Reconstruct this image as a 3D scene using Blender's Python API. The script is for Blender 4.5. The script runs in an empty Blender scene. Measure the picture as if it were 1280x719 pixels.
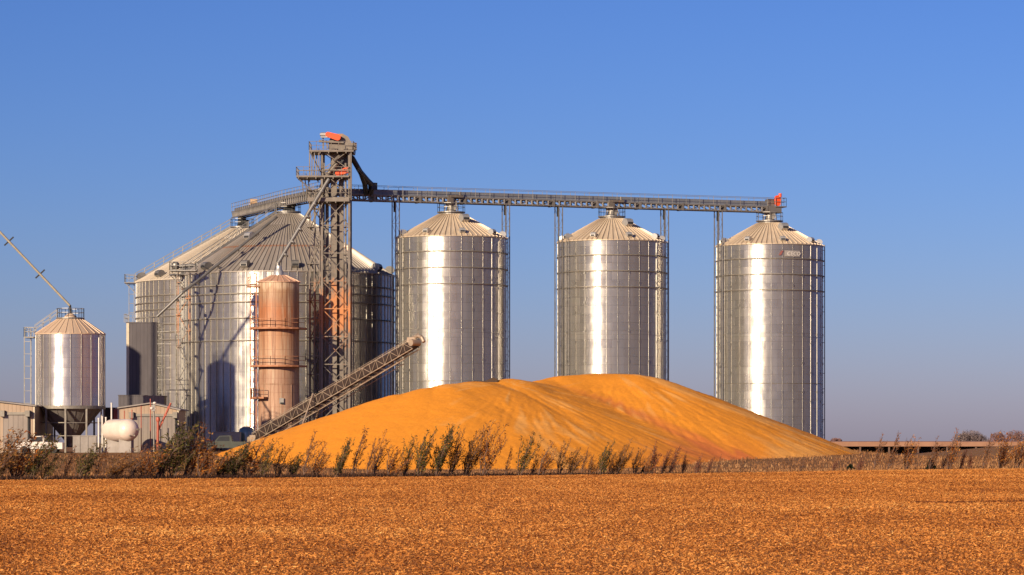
import bpy, math, random
import numpy as np
from mathutils import Vector, Matrix, noise as mnoise

random.seed(7)
rng = np.random.default_rng(11)
scene = bpy.context.scene
col = scene.collection
PI = math.pi
EYE, FPX, HX, HY = 2.7, 3800.0, 640.0, 553.0

def P(px, py, D):
    """a point seen at photo pixel (px, py) standing D metres away"""
    return Vector(((px - HX) * D / FPX, D, EYE + (HY - py) * D / FPX))

# ------------------------------------------------------------------ materials
def newmat(name):
    m = bpy.data.materials.new(name); m.use_nodes = True
    nt = m.node_tree
    b = nt.nodes['Principled BSDF']
    return m, nt, b

def N(nt, t, **kw):
    n = nt.nodes.new(t)
    for k, v in kw.items():
        if k == 'op': n.operation = v
        else: setattr(n, k, v)
    return n

def math_(nt, op, a, b=None, c=None):
    n = nt.nodes.new('ShaderNodeMath'); n.operation = op
    for i, v in enumerate((a, b, c)):
        if v is None: continue
        if isinstance(v, (int, float)): n.inputs[i].default_value = v
        else: nt.links.new(v, n.inputs[i])
    return n.outputs[0]

def ramp(nt, fac, stops):
    r = nt.nodes.new('ShaderNodeValToRGB')
    e = r.color_ramp.elements
    while len(e) < len(stops): e.new(0.5)
    for i, (p, c) in enumerate(stops):
        e[i].position = p
        e[i].color = (*c, 1) if len(c) == 3 else c
    nt.links.new(fac, r.inputs[0])
    return r.outputs[0]

def mixc(nt, fac, a, b, blend='MIX'):
    n = nt.nodes.new('ShaderNodeMix'); n.data_type = 'RGBA'; n.blend_type = blend
    for s, v in ((n.inputs[0], fac), (n.inputs[6], a), (n.inputs[7], b)):
        if isinstance(v, (int, float)): s.default_value = v
        elif isinstance(v, (tuple, list)): s.default_value = (*v, 1)
        else: nt.links.new(v, s)
    return n.outputs[2]

def noise_(nt, scale, detail=4, rough=0.6, vec=None, sc3=None):
    n = nt.nodes.new('ShaderNodeTexNoise')
    n.inputs['Scale'].default_value = scale
    n.inputs['Detail'].default_value = detail
    n.inputs['Roughness'].default_value = rough
    if vec is None:
        tc = nt.nodes.new('ShaderNodeTexCoord'); vec = tc.outputs['Object']
    if sc3:
        mp = nt.nodes.new('ShaderNodeMapping'); mp.inputs['Scale'].default_value = sc3
        nt.links.new(vec, mp.inputs['Vector']); vec = mp.outputs[0]
    nt.links.new(vec, n.inputs['Vector'])
    return n.outputs[0]

def worn(name, c1, c2, rough=0.6, metal=0.0, scale=1.5, sc3=None, rust=None, rust_lo=0.55, rust_hi=0.75, band=None):
    """two-tone weathered surface, with rust patches when asked"""
    m, nt, b = newmat(name)
    f = noise_(nt, scale, 5, 0.65, sc3=sc3)
    c = ramp(nt, f, [(0.3, c1), (0.7, c2)])
    if rust:
        f2 = noise_(nt, scale * 1.7, 6, 0.7, sc3=sc3 or (1, 1, 0.4))
        if band:
            tc = N(nt, 'ShaderNodeTexCoord'); sp = N(nt, 'ShaderNodeSeparateXYZ')
            nt.links.new(tc.outputs['Object'], sp.inputs[0])
            z = sp.outputs[2]
            d = math_(nt, 'ABSOLUTE', math_(nt, 'SUBTRACT', z, band[0]))
            bf = math_(nt, 'SUBTRACT', 1.0, math_(nt, 'DIVIDE', d, band[1]))
            bf = math_(nt, 'MAXIMUM', bf, 0.0)
            f2 = math_(nt, 'ADD', f2, math_(nt, 'MULTIPLY', bf, 0.35))
        rf = ramp(nt, f2, [(rust_lo, (0, 0, 0)), (rust_hi, (1, 1, 1))])
        c = mixc(nt, rf, c, rust)
    nt.links.new(c, b.inputs['Base Color'])
    b.inputs['Roughness'].default_value = rough
    b.inputs['Metallic'].default_value = metal
    return m

def plain(name, c, rough=0.5, metal=0.0):
    return worn(name, tuple(v * 0.82 for v in c), tuple(min(1, v * 1.12) for v in c), rough, metal, 2.0)

def sheet_wall(name, n, rowh, base, metal=0.78, rough=0.265, k=0.3, pitch=0.104, dirt=(0.40, 0.32, 0.23), var=0.20):
    """bolted corrugated galvanised sheets: each sheet its own tone, a lap line per row"""
    m, nt, b = newmat(name)
    tc = N(nt, 'ShaderNodeTexCoord'); sp = N(nt, 'ShaderNodeSeparateXYZ')
    nt.links.new(tc.outputs['Object'], sp.inputs[0])
    x, y, z = sp.outputs
    u = math_(nt, 'MULTIPLY', math_(nt, 'ADD', math_(nt, 'DIVIDE', math_(nt, 'ARCTAN2', y, x), 2 * PI), 0.5), float(n))
    v = math_(nt, 'DIVIDE', z, rowh)
    cb = N(nt, 'ShaderNodeCombineXYZ')
    nt.links.new(math_(nt, 'FLOOR', u), cb.inputs[0]); nt.links.new(math_(nt, 'FLOOR', v), cb.inputs[1])
    wn = N(nt, 'ShaderNodeTexWhiteNoise', noise_dimensions='2D')
    nt.links.new(cb.outputs[0], wn.inputs['Vector'])
    # whole columns also differ a little
    oi = N(nt, 'ShaderNodeObjectInfo')
    cb2 = N(nt, 'ShaderNodeCombineXYZ'); nt.links.new(math_(nt, 'FLOOR', u), cb2.inputs[0]); nt.links.new(math_(nt, 'MULTIPLY', oi.outputs['Random'], 37.0), cb2.inputs[1])
    wn2 = N(nt, 'ShaderNodeTexWhiteNoise', noise_dimensions='2D'); nt.links.new(cb2.outputs[0], wn2.inputs['Vector'])
    tone = math_(nt, 'ADD', math_(nt, 'MULTIPLY', wn.outputs[0], var * 0.35), math_(nt, 'MULTIPLY', wn2.outputs[0], var * 0.9))
    tone = math_(nt, 'ADD', tone, 1.0 - var * 0.6)
    lap = math_(nt, 'GREATER_THAN', math_(nt, 'FRACT', v), 0.045)
    lapv = math_(nt, 'GREATER_THAN', math_(nt, 'FRACT', math_(nt, 'ADD', u, 0.5)), 0.03)
    tone = math_(nt, 'MULTIPLY', tone, math_(nt, 'ADD', 0.72, math_(nt, 'MULTIPLY', lap, 0.28)))
    tone = math_(nt, 'MULTIPLY', tone, math_(nt, 'ADD', 0.75, math_(nt, 'MULTIPLY', lapv, 0.25)))
    vm = N(nt, 'ShaderNodeVectorMath', operation='SCALE'); vm.inputs[0].default_value = base
    nt.links.new(tone, vm.inputs['Scale'])
    st = noise_(nt, 1.0, 5, 0.7, sc3=(2.2, 2.2, 0.12))
    dirtf = ramp(nt, st, [(0.5, (0, 0, 0)), (0.85, (0.75, 0.75, 0.75))])
    c = mixc(nt, dirtf, vm.outputs[0], dirt)
    nt.links.new(c, b.inputs['Base Color'])
    b.inputs['Metallic'].default_value = metal
    r = math_(nt, 'ADD', rough - 0.02, math_(nt, 'MULTIPLY', wn.outputs[0], 0.05))
    nt.links.new(r, b.inputs['Roughness'])
    g = N(nt, 'ShaderNodeNewGeometry')
    cz = N(nt, 'ShaderNodeCombineXYZ')
    wob = noise_(nt, 0.9, 2, 0.5)
    amp = math_(nt, 'MULTIPLY', math_(nt, 'COSINE', math_(nt, 'MULTIPLY', z, 2 * PI / pitch)), k)
    nt.links.new(amp, cz.inputs[2])
    wob2 = noise_(nt, 1.0, 3, 0.6, sc3=(1.2, 1.2, 0.35))
    tl = math_(nt, 'ADD', math_(nt, 'MULTIPLY', math_(nt, 'SUBTRACT', wob, 0.5), 0.10), math_(nt, 'MULTIPLY', math_(nt, 'SUBTRACT', wn2.outputs[0], 0.5), 0.10))
    tl = math_(nt, 'ADD', tl, math_(nt, 'MULTIPLY', math_(nt, 'SUBTRACT', wob2, 0.5), 0.16))
    nt.links.new(tl, cz.inputs[0])
    add = N(nt, 'ShaderNodeVectorMath', operation='ADD')
    nt.links.new(g.outputs['Normal'], add.inputs[0]); nt.links.new(cz.outputs[0], add.inputs[1])
    nrm = N(nt, 'ShaderNodeVectorMath', operation='NORMALIZE'); nt.links.new(add.outputs[0], nrm.inputs[0])
    nt.links.new(nrm.outputs[0], b.inputs['Normal'])
    return m

def roof_mat(name, c1, c2, metal, rough, rust_r=None, rust=(0.36, 0.13, 0.045), nseam=0):
    m, nt, b = newmat(name)
    tc = N(nt, 'ShaderNodeTexCoord'); sp = N(nt, 'ShaderNodeSeparateXYZ')
    nt.links.new(tc.outputs['Object'], sp.inputs[0])
    x, y, z = sp.outputs
    a = math_(nt, 'ARCTAN2', y, x)
    r = math_(nt, 'SQRT', math_(nt, 'ADD', math_(nt, 'MULTIPLY', x, x), math_(nt, 'MULTIPLY', y, y)))
    cb = N(nt, 'ShaderNodeCombineXYZ')
    nt.links.new(math_(nt, 'MULTIPLY', a, 9.0), cb.inputs[0]); nt.links.new(math_(nt, 'MULTIPLY', r, 0.25), cb.inputs[1])
    f = noise_(nt, 1.6, 5, 0.7, vec=cb.outputs[0])
    c = ramp(nt, f, [(0.3, c1), (0.7, c2)])
    if rust_r:
        d = math_(nt, 'SUBTRACT', r, rust_r)
        below = math_(nt, 'GREATER_THAN', d, 0.0)
        fall = math_(nt, 'MAXIMUM', math_(nt, 'SUBTRACT', 1.0, math_(nt, 'DIVIDE', math_(nt, 'ABSOLUTE', d), 3.2)), 0.0)
        line = math_(nt, 'LESS_THAN', math_(nt, 'ABSOLUTE', d), 0.16)
        cb3 = N(nt, 'ShaderNodeCombineXYZ'); nt.links.new(math_(nt, 'MULTIPLY', a, 22.0), cb3.inputs[0])
        f3 = noise_(nt, 1.0, 3, 0.6, vec=cb3.outputs[0])
        f3 = ramp(nt, f3, [(0.5, (0, 0, 0)), (0.7, (1, 1, 1))])
        rf = math_(nt, 'MULTIPLY', math_(nt, 'MULTIPLY', below, fall), f3)
        rf = math_(nt, 'MINIMUM', math_(nt, 'ADD', math_(nt, 'MULTIPLY', rf, 0.75), math_(nt, 'MULTIPLY', line, 0.6)), 1.0)
        c = mixc(nt, rf, c, rust)
    if nseam:
        sm = math_(nt, 'FRACT', math_(nt, 'ADD', math_(nt, 'MULTIPLY', math_(nt, 'DIVIDE', a, 2 * PI), float(nseam)), .5 - .13))
        edge = math_(nt, 'LESS_THAN', math_(nt, 'ABSOLUTE', math_(nt, 'SUBTRACT', sm, .56)), .10)
        c = mixc(nt, math_(nt, 'MULTIPLY', edge, .55), c, tuple(v * .42 for v in c1))
    nt.links.new(c, b.inputs['Base Color'])
    b.inputs['Metallic'].default_value = metal
    b.inputs['Roughness'].default_value = rough
    return m

def attr_mat(name, stops, rough=0.8, trans=0.0, extra=None, spec=0.3):
    """colour picked along a ramp by each piece's own 'tone' attribute"""
    m, nt, b = newmat(name)
    at = N(nt, 'ShaderNodeAttribute', attribute_name='tone')
    c = ramp(nt, at.outputs['Fac'], stops)
    nt.links.new(c, b.inputs['Base Color'])
    b.inputs['Roughness'].default_value = rough
    b.inputs['Specular IOR Level'].default_value = spec
    if trans:
        tb = N(nt, 'ShaderNodeBsdfTranslucent'); nt.links.new(c, tb.inputs[0])
        mx = N(nt, 'ShaderNodeMixShader'); mx.inputs[0].default_value = trans
        nt.links.new(b.outputs[0], mx.inputs[1]); nt.links.new(tb.outputs[0], mx.inputs[2])
        nt.links.new(mx.outputs[0], nt.nodes['Material Output'].inputs['Surface'])
    return m

M = {}
M['silo_sheet'] = sheet_wall('silo_sheet', 30, 1.12, (0.46, 0.435, 0.395))
M['big_sheet'] = sheet_wall('big_sheet', 78, 1.12, (0.45, 0.425, 0.39), rough=0.23)
M['rear_sheet'] = sheet_wall('rear_sheet', 78, 1.12, (0.46, 0.42, 0.35), rough=0.31)
M['hopper_sheet'] = sheet_wall('hopper_sheet', 20, 1.12, (0.55, 0.51, 0.48), k=0.20, rough=0.24, var=0.22)
M['stiff'] = worn('galvanised_post', (0.30, 0.285, 0.255), (0.42, 0.395, 0.35), 0.40, 0.85, 1.2)
M['ring'] = worn('ring_steel', (0.16, 0.14, 0.12), (0.26, 0.23, 0.19), 0.55, 0.4, 2)
M['roof_tan'] = roof_mat('tan_roof', (0.47, 0.36, 0.25), (0.62, 0.50, 0.365), 0.12, 0.42, nseam=64)
M['roof_big'] = roof_mat('grey_roof', (0.30, 0.26, 0.225), (0.40, 0.35, 0.30), 0.35, 0.42, rust_r=8.9)
M['roof_rear'] = roof_mat('pale_roof', (0.52, 0.44, 0.34), (0.64, 0.55, 0.43), 0.12, 0.45)
M['roof_peach'] = roof_mat('peach_roof', (0.48, 0.335, 0.23), (0.58, 0.43, 0.30), 0.1, 0.45)
M['roof_rust'] = roof_mat('rust_roof', (0.50, 0.24, 0.13), (0.62, 0.42, 0.30), 0.2, 0.5)
M['galv'] = worn('galvanised_steel', (0.19, 0.18, 0.165), (0.31, 0.29, 0.265), 0.45, 0.6, 1.0)
M['galv_light'] = worn('bright_galvanised', (0.44, 0.42, 0.39), (0.58, 0.56, 0.52), 0.4, 0.6, 1.0)
M['steel'] = worn('weathered_steel', (0.12, 0.10, 0.085), (0.21, 0.18, 0.15), 0.5, 0.45, 1.0,
                  rust=(0.46, 0.19, 0.075), rust_lo=0.60, rust_hi=0.80, band=(19.5, 5.5))
M['gallery'] = worn('gallery_steel', (0.15, 0.135, 0.12), (0.25, 0.225, 0.20), 0.5, 0.5, 0.6,
                    rust=(0.30, 0.13, 0.06), rust_lo=0.68, rust_hi=0.8)
M['casing'] = worn('conveyor_casing', (0.17, 0.18, 0.20), (0.26, 0.27, 0.29), 0.45, 0.5, 0.5)
M['conv'] = worn('conveyor_frame', (0.30, 0.22, 0.16), (0.44, 0.34, 0.25), 0.5, 0.4, 1.0,
                 rust=(0.30, 0.14, 0.075), rust_lo=0.55, rust_hi=0.75)
M['belt'] = plain('belt_and_inner_shade', (0.030, 0.015, 0.011), 0.8)
M['dark'] = plain('dark_opening', (0.02, 0.02, 0.022), 0.8)
M['black'] = plain('black_spout', (0.028, 0.030, 0.038), 0.45, 0.2)
M['orange'] = plain('orange_enamel', (0.75, 0.085, 0.02), 0.4)
M['red'] = plain('red_paint', (0.36, 0.08, 0.045), 0.5)
M['darkred'] = plain('dark_red_panel', (0.18, 0.03, 0.03), 0.6)
M['white'] = plain('white_paint', (0.66, 0.60, 0.54), 0.4)
M['tank'] = worn('tank_paint', (0.62, 0.50, 0.42), (0.72, 0.61, 0.53), 0.35, 0.0, 0.8)
M['concrete'] = worn('concrete', (0.22, 0.19, 0.17), (0.31, 0.275, 0.25), 0.85, 0, 1.0)
M['glass'] = plain('tinted_glass', (0.03, 0.035, 0.04), 0.12)
M['tyre'] = plain('tyre_rubber', (0.03, 0.028, 0.026), 0.8)
M['truck'] = plain('dark_green_paint', (0.06, 0.065, 0.05), 0.35)
M['beige'] = plain('beige_paint', (0.52, 0.44, 0.32), 0.6)
M['greentank'] = worn('grey_green_sheet', (0.20, 0.25, 0.20), (0.38, 0.41, 0.34), 0.35, 0.4, 1.0, sc3=(2, 2, .3))
M['lowroof'] = worn('rust_brown_roof', (0.24, 0.115, 0.065), (0.31, 0.16, 0.095), 0.6, 0, 0.5)
M['bark'] = worn('bark', (0.10, 0.055, 0.04), (0.17, 0.10, 0.07), 0.9, 0, 4)
M['greybark'] = worn('grey_bark', (0.13, 0.10, 0.10), (0.2, 0.16, 0.15), 0.9, 0, 1)

def ribbed(name, c1, c2, pitch, metal=0.1, rough=0.55, axis=0):
    """vertical ribbed cladding: groove shade put into the colour as dark stripes"""
    m, nt, b = newmat(name)
    tc = N(nt, 'ShaderNodeTexCoord'); sp = N(nt, 'ShaderNodeSeparateXYZ')
    nt.links.new(tc.outputs['Object'], sp.inputs[0])
    s = math_(nt, 'ADD', sp.outputs[0], sp.outputs[1])
    f = noise_(nt, 0.8, 5, 0.65, sc3=(1, 1, 0.3))
    c = ramp(nt, f, [(0.3, c1), (0.7, c2)])
    groove = math_(nt, 'LESS_THAN', math_(nt, 'FRACT', math_(nt, 'DIVIDE', s, pitch)), 0.16)
    c = mixc(nt, math_(nt, 'MULTIPLY', groove, 0.45), c, tuple(v * 0.4 for v in c1))
    nt.links.new(c, b.inputs['Base Color'])
    b.inputs['Metallic'].default_value = metal; b.inputs['Roughness'].default_value = rough
    return m
M['tan_clad'] = ribbed('tan_cladding', (0.29, 0.20, 0.135), (0.36, 0.26, 0.18), 0.46)
M['grey_clad'] = ribbed('grey_cladding', (0.20, 0.165, 0.14), (0.27, 0.225, 0.19), 0.55, 0.4, 0.4)
M['dryer_clad'] = ribbed('dryer_cladding', (0.060, 0.050, 0.056), (0.09, 0.078, 0.084), 0.5, 0.3, 0.5)

def rusty_wall():
    m, nt, b = newmat('rusty_wall')
    tc = N(nt, 'ShaderNodeTexCoord'); sp = N(nt, 'ShaderNodeSeparateXYZ')
    nt.links.new(tc.outputs['Object'], sp.inputs[0])
    z = math_(nt, 'DIVIDE', sp.outputs[2], 22.0)
    f = noise_(nt, 0.55, 5, 0.65, sc3=(1, 1, 0.45))
    zz = math_(nt, 'ADD', z, math_(nt, 'MULTIPLY', math_(nt, 'SUBTRACT', f, 0.5), 0.16))
    c = ramp(nt, zz, [(0.0, (0.379, 0.230, 0.158)), (0.32, (0.403, 0.238, 0.154)), (0.42, (0.347, 0.200, 0.131)), (0.55, (0.428, 0.253, 0.150)),
                      (0.72, (0.371, 0.168, 0.083)), (0.80, (0.379, 0.142, 0.056)), (0.87, (0.323, 0.191, 0.112)), (0.91, (0.371, 0.222, 0.124)), (0.935, (0.532, 0.391, 0.263))])
    s = noise_(nt, 1.0, 6, 0.75, sc3=(3.4, 3.4, 0.10))
    sf = ramp(nt, s, [(0.47, (0, 0, 0)), (0.60, (0.8, 0.8, 0.8))])
    c = mixc(nt, sf, c, (0.18, 0.07, 0.03))
    s2 = noise_(nt, 1.3, 5, 0.7, sc3=(1.6, 1.6, 0.10))
    c = mixc(nt, ramp(nt, s2, [(0.52, (0, 0, 0)), (0.66, (0.7, 0.7, 0.7))]), c, (0.44, 0.33, 0.23))
    row = math_(nt, 'LESS_THAN', math_(nt, 'FRACT', math_(nt, 'DIVIDE', sp.outputs[2], 1.8)), 0.05)
    c = mixc(nt, math_(nt, 'MULTIPLY', row, 0.4), c, (0.22, 0.11, 0.06))
    nt.links.new(c, b.inputs['Base Color'])
    b.inputs['Roughness'].default_value = 0.55; b.inputs['Metallic'].default_value = 0.1
    return m
M['rusty'] = rusty_wall()
M['rust_steel'] = worn('rusted_steel', (0.30, 0.115, 0.05), (0.46, 0.21, 0.11), 0.65, 0.15, 1.5)

# ------------------------------------------------------------------ mesh builder
class MB:
    def __init__(s): s.v = []; s.f = []; s.m = []; s.sm = []
    def add(s, vs, fs, mi=0, smooth=False):
        o = len(s.v); s.v += [tuple(v) for v in vs]
        for f in fs:
            s.f.append(tuple(i + o for i in f)); s.m.append(mi); s.sm.append(smooth)
        return s
    def box(s, c, size, mi=0, rz=0.0, mat=None):
        hx, hy, hz = size[0] / 2, size[1] / 2, size[2] / 2
        R = mat if mat is not None else Matrix.Rotation(rz, 3, 'Z')
        vs = [Vector(c) + R @ Vector((x, y, z)) for x in (-hx, hx) for y in (-hy, hy) for z in (-hz, hz)]
        return s.add(vs, [(0, 1, 3, 2), (4, 6, 7, 5), (0, 4, 5, 1), (2, 3, 7, 6), (0, 2, 6, 4), (1, 5, 7, 3)], mi)
    def box2(s, lo, hi, mi=0):
        return s.box([(a + b) / 2 for a, b in zip(lo, hi)], [abs(b - a) for a, b in zip(lo, hi)], mi)
    def bar(s, a, b, w, h=None, mi=0):
        a, b = Vector(a), Vector(b); d = b - a; L = d.length
        if L < 1e-6: return s
        d /= L; up = Vector((0, 0, 1)) if abs(d.z) < 0.95 else Vector((0, 1, 0))
        x = d.cross(up).normalized(); y = x.cross(d).normalized()
        R = Matrix((x, d, y)).transposed()
        return s.box((a + b) / 2, (w, L, h or w), mi, mat=R)
    def tube(s, a, b, r, n=8, r2=None, mi=0, caps=True):
        a, b = Vector(a), Vector(b); d = (b - a).normalized()
        up = Vector((0, 0, 1)) if abs(d.z) < 0.95 else Vector((0, 1, 0))
        x = d.cross(up).normalized(); y = x.cross(d)
        r2 = r if r2 is None else r2
        vs = []
        for c, rr in ((a, r), (b, r2)):
            for i in range(n):
                t = 2 * PI * i / n
                vs.append(c + x * math.cos(t) * rr + y * math.sin(t) * rr)
        fs = [(i, (i + 1) % n, n + (i + 1) % n, n + i) for i in range(n)]
        s.add(vs, fs, mi, True)
        if caps: s.add(vs, [tuple(range(n - 1, -1, -1)), tuple(range(n, 2 * n))], mi)
        return s
    def path(s, pts, r, n=8, mi=0):
        for a, b in zip(pts, pts[1:]): s.tube(a, b, r, n, mi=mi)
        return s
    def lathe(s, prof, n=48, c=(0, 0, 0), mi=0, smooth=True, a0=0.0, a1=2 * PI):
        full = abs(a1 - a0 - 2 * PI) < 1e-6
        k = n if full else n + 1
        vs = []
        for r, z in prof:
            for i in range(k):
                t = a0 + (a1 - a0) * i / n
                vs.append((c[0] + r * math.cos(t), c[1] + r * math.sin(t), c[2] + z))
        fs = []
        for j in range(len(prof) - 1):
            for i in range(n):
                i2 = (i + 1) % k
                fs.append((j * k + i, j * k + i2, (j + 1) * k + i2, (j + 1) * k + i))
        return s.add(vs, fs, mi, smooth)
    def prism(s, poly, a, b, mi=0):
        """poly: points (3D) ; extruded by vector b-a"""
        d = Vector(b) - Vector(a); n = len(poly)
        vs = [Vector(p) for p in poly] + [Vector(p) + d for p in poly]
        fs = [tuple(range(n - 1, -1, -1)), tuple(range(n, 2 * n))] + [(i, (i + 1) % n, n + (i + 1) % n, n + i) for i in range(n)]
        return s.add(vs, fs, mi)
    def build(s, name, mats, parent=None):
        me = bpy.data.meshes.new(name)
        me.from_pydata(s.v, [], s.f)
        if not isinstance(mats, (list, tuple)): mats = [mats]
        for m in mats: me.materials.append(m)
        me.polygons.foreach_set('material_index', s.m)
        me.polygons.foreach_set('use_smooth', s.sm)
        me.update()
        o = bpy.data.objects.new(name, me); col.objects.link(o)
        if parent: o.parent = parent
        return o

def tag(o, label=None, cat=None, group=None, kind=None):
    if label: o['label'] = label
    if cat: o['category'] = cat
    if group: o['group'] = group
    if kind: o['kind'] = kind
    return o
def thing(name, label, cat, loc=(0, 0, 0), rz=0, group=None):
    o = bpy.data.objects.new(name, None); col.objects.link(o)
    o.location = loc; o.rotation_euler = (0, 0, rz); o.empty_display_size = 0.5
    return tag(o, label, cat, group)
def copy_tree(o, parent=None):
    c = o.copy(); col.objects.link(c)
    if parent: c.parent = parent
    for ch in list(o.children): copy_tree(ch, c)
    return c

def railing(mb, pts, h=1.1, step=1.6, w=0.055, rails=(1.0, 0.55), mi=0):
    for a, b in zip(pts, pts[1:]):
        a, b = Vector(a), Vector(b)
        n = max(1, round((b - a).length / step))
        for i in range(n + 1):
            p = a.lerp(b, i / n); mb.bar(p, p + Vector((0, 0, h)), w, mi=mi)
        for r in rails:
            mb.bar(a + Vector((0, 0, h * r)), b + Vector((0, 0, h * r)), w, mi=mi)
    return mb
def ladder(mb, a, b, width=0.5, side=Vector((0, 1, 0)), cage=None, w=0.06, step=0.6):
    a, b = Vector(a), Vector(b); s = side.normalized() * width / 2
    mb.bar(a + s, b + s, w); mb.bar(a - s, b - s, w)
    n = int((b - a).length / step)
    for i in range(n + 1):
        p = a.lerp(b, i / max(1, n)); mb.bar(p - s, p + s, w * 0.7)
    if cage is not None:          # cage: outward direction
        o = cage.normalized() * 0.75
        k = int((b - a).length / 1.3)
        for q in (-0.8, 0, 0.8):
            mb.bar(a + o + s * q + Vector((0, 0, 2.2)), b + o + s * q, w * 0.7)
        for i in range(2, k + 1):
            p = a.lerp(b, i / k)
            mb.bar(p + s, p + s * .9 + o, w * .7); mb.bar(p - s, p - s * .9 + o, w * .7); mb.bar(p + s * .9 + o, p - s * .9 + o, w * .7)
    return mb

# ------------------------------------------------------------------ terrain
def sstep(a, b, x):
    t = min(1, max(0, (x - a) / (b - a))); return t * t * (3 - 2 * t)
def edge_y(x):
    return 262 + 0.4 * max(-150, min(150, x))
def gz(x, y):
    ye = edge_y(x)
    tilt = 0.0045 * max(-70, min(70, x)) * sstep(60, 240, y)
    und = 0.10 * mnoise.noise(Vector((x * 0.018, y * 0.03, 3.1))) * sstep(40, 90, y) * (1 - sstep(ye + 40, ye + 120, y))
    # a low swell across the field and the dip behind it
    und += 0.16 * math.exp(-((y - 118 - 0.25 * x) / 14) ** 2) * sstep(-10, 25, x)
    z = tilt + und
    # the field falls a little towards its far margin on the left
    z -= 0.22 * sstep(190, ye - 8, y) * (1 - sstep(12, 46, x)) * (1 - sstep(ye + 8, ye + 45, y))
    off = y - ye
    if off > 0:
        w = sstep(20, 95, off)
        right = sstep(34, 50, x)
        rise = 1.75 * (1 - right) + 0.42 * right
        late = sstep(-30, -12, x) * (1 - sstep(8, 26, x))
        w = w * (1 - late) + sstep(62, 110, off) * late
        z += rise * w * (1 - sstep(600, 1200, y) * 0.5)
        # grassy bank climbing away at the right
        z += 1.45 * sstep(51, 69, x) * math.exp(-((y - 405) / 60) ** 2)
        # dip at the field margin
        z -= 0.18 * math.exp(-((off - 1.6) / 1.3) ** 2)
        # strip in front of the heap's right foot lies a little higher
        z += 0.32 * sstep(12, 45, x) * sstep(6, 40, off) * (1 - sstep(80, 150, off))
    return z

def grid_obj(name, cols, rows_fn, mat, kind='structure'):
    vs = []; nr = None
    for x in cols:
        ys = rows_fn(x); nr = len(ys)
        for y in ys: vs.append((x, y, gz(x, y)))
    fs = []
    for i in range(len(cols) - 1):
        for j in range(nr - 1):
            a = i * nr + j
            fs.append((a, a + nr, a + nr + 1, a + 1))
    me = bpy.data.meshes.new(name); me.from_pydata(vs, [], fs); me.materials.append(mat)
    me.polygons.foreach_set('use_smooth', [True] * len(fs)); me.update()
    o = bpy.data.objects.new(name, me); col.objects.link(o); o['kind'] = kind
    return o

def soil_mat():
    m, nt, b = newmat('field_soil')
    f = noise_(nt, 6.0, 6, 0.75)
    f2 = noise_(nt, 0.06, 4, 0.6)
    c = ramp(nt, f, [(0.3, (0.22, 0.075, 0.018)), (0.5, (0.46, 0.165, 0.034)), (0.7, (0.62, 0.26, 0.06))])
    c2 = mixc(nt, math_(nt, 'MULTIPLY', f2, 0.5), c, (0.46, 0.17, 0.036))
    nt.links.new(c2, b.inputs['Base Color']); b.inputs['Roughness'].default_value = 0.95
    b.inputs['Specular IOR Level'].default_value = 0.1
    bp = N(nt, 'ShaderNodeBump'); bp.inputs['Strength'].default_value = 0.8; bp.inputs['Distance'].default_value = 0.05
    nt.links.new(f, bp.inputs['Height']); nt.links.new(bp.outputs[0], b.inputs['Normal'])
    return m
def ground_mat():
    m, nt, b = newmat('dry_grass_ground')
    f = noise_(nt, 0.5, 6, 0.7)
    f2 = noise_(nt, 0.05, 4, 0.6)
    c = ramp(nt, f, [(0.3, (0.13, 0.062, 0.028)), (0.55, (0.27, 0.130, 0.052)), (0.75, (0.38, 0.205, 0.09))])
    c = mixc(nt, ramp(nt, f2, [(0.45, (0, 0, 0)), (0.65, (0.6, 0.6, 0.6))]), c, (0.22, 0.12, 0.05))
    nt.links.new(c, b.inputs['Base Color']); b.inputs['Roughness'].default_value = 0.95
    b.inputs['Specular IOR Level'].default_value = 0.1
    return m
far = [-5000, -2500, -1200, -700, -400, -250, -170, -120, -90]
cols = far + list(np.arange(-75, 95.1, 2.5)) + [105] + [-v for v in far[::-1]]
cols = sorted(set(float(c) for c in cols))
frac = np.concatenate([[-0.6, -0.2, 0.0, 0.1], np.linspace(0.18, 1.0, 76)])
grid_obj('field', cols, lambda x: [edge_y(x) * t for t in frac], soil_mat())
offs = list(np.concatenate([np.arange(0, 4, .5), np.arange(4, 30, 2), np.arange(30, 240, 6), [260, 300, 360, 450, 600, 900, 1400, 2200, 3500, 6000, 9000]]))
grid_obj('ground', cols, lambda x: [edge_y(x) + t for t in offs], ground_mat())

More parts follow.
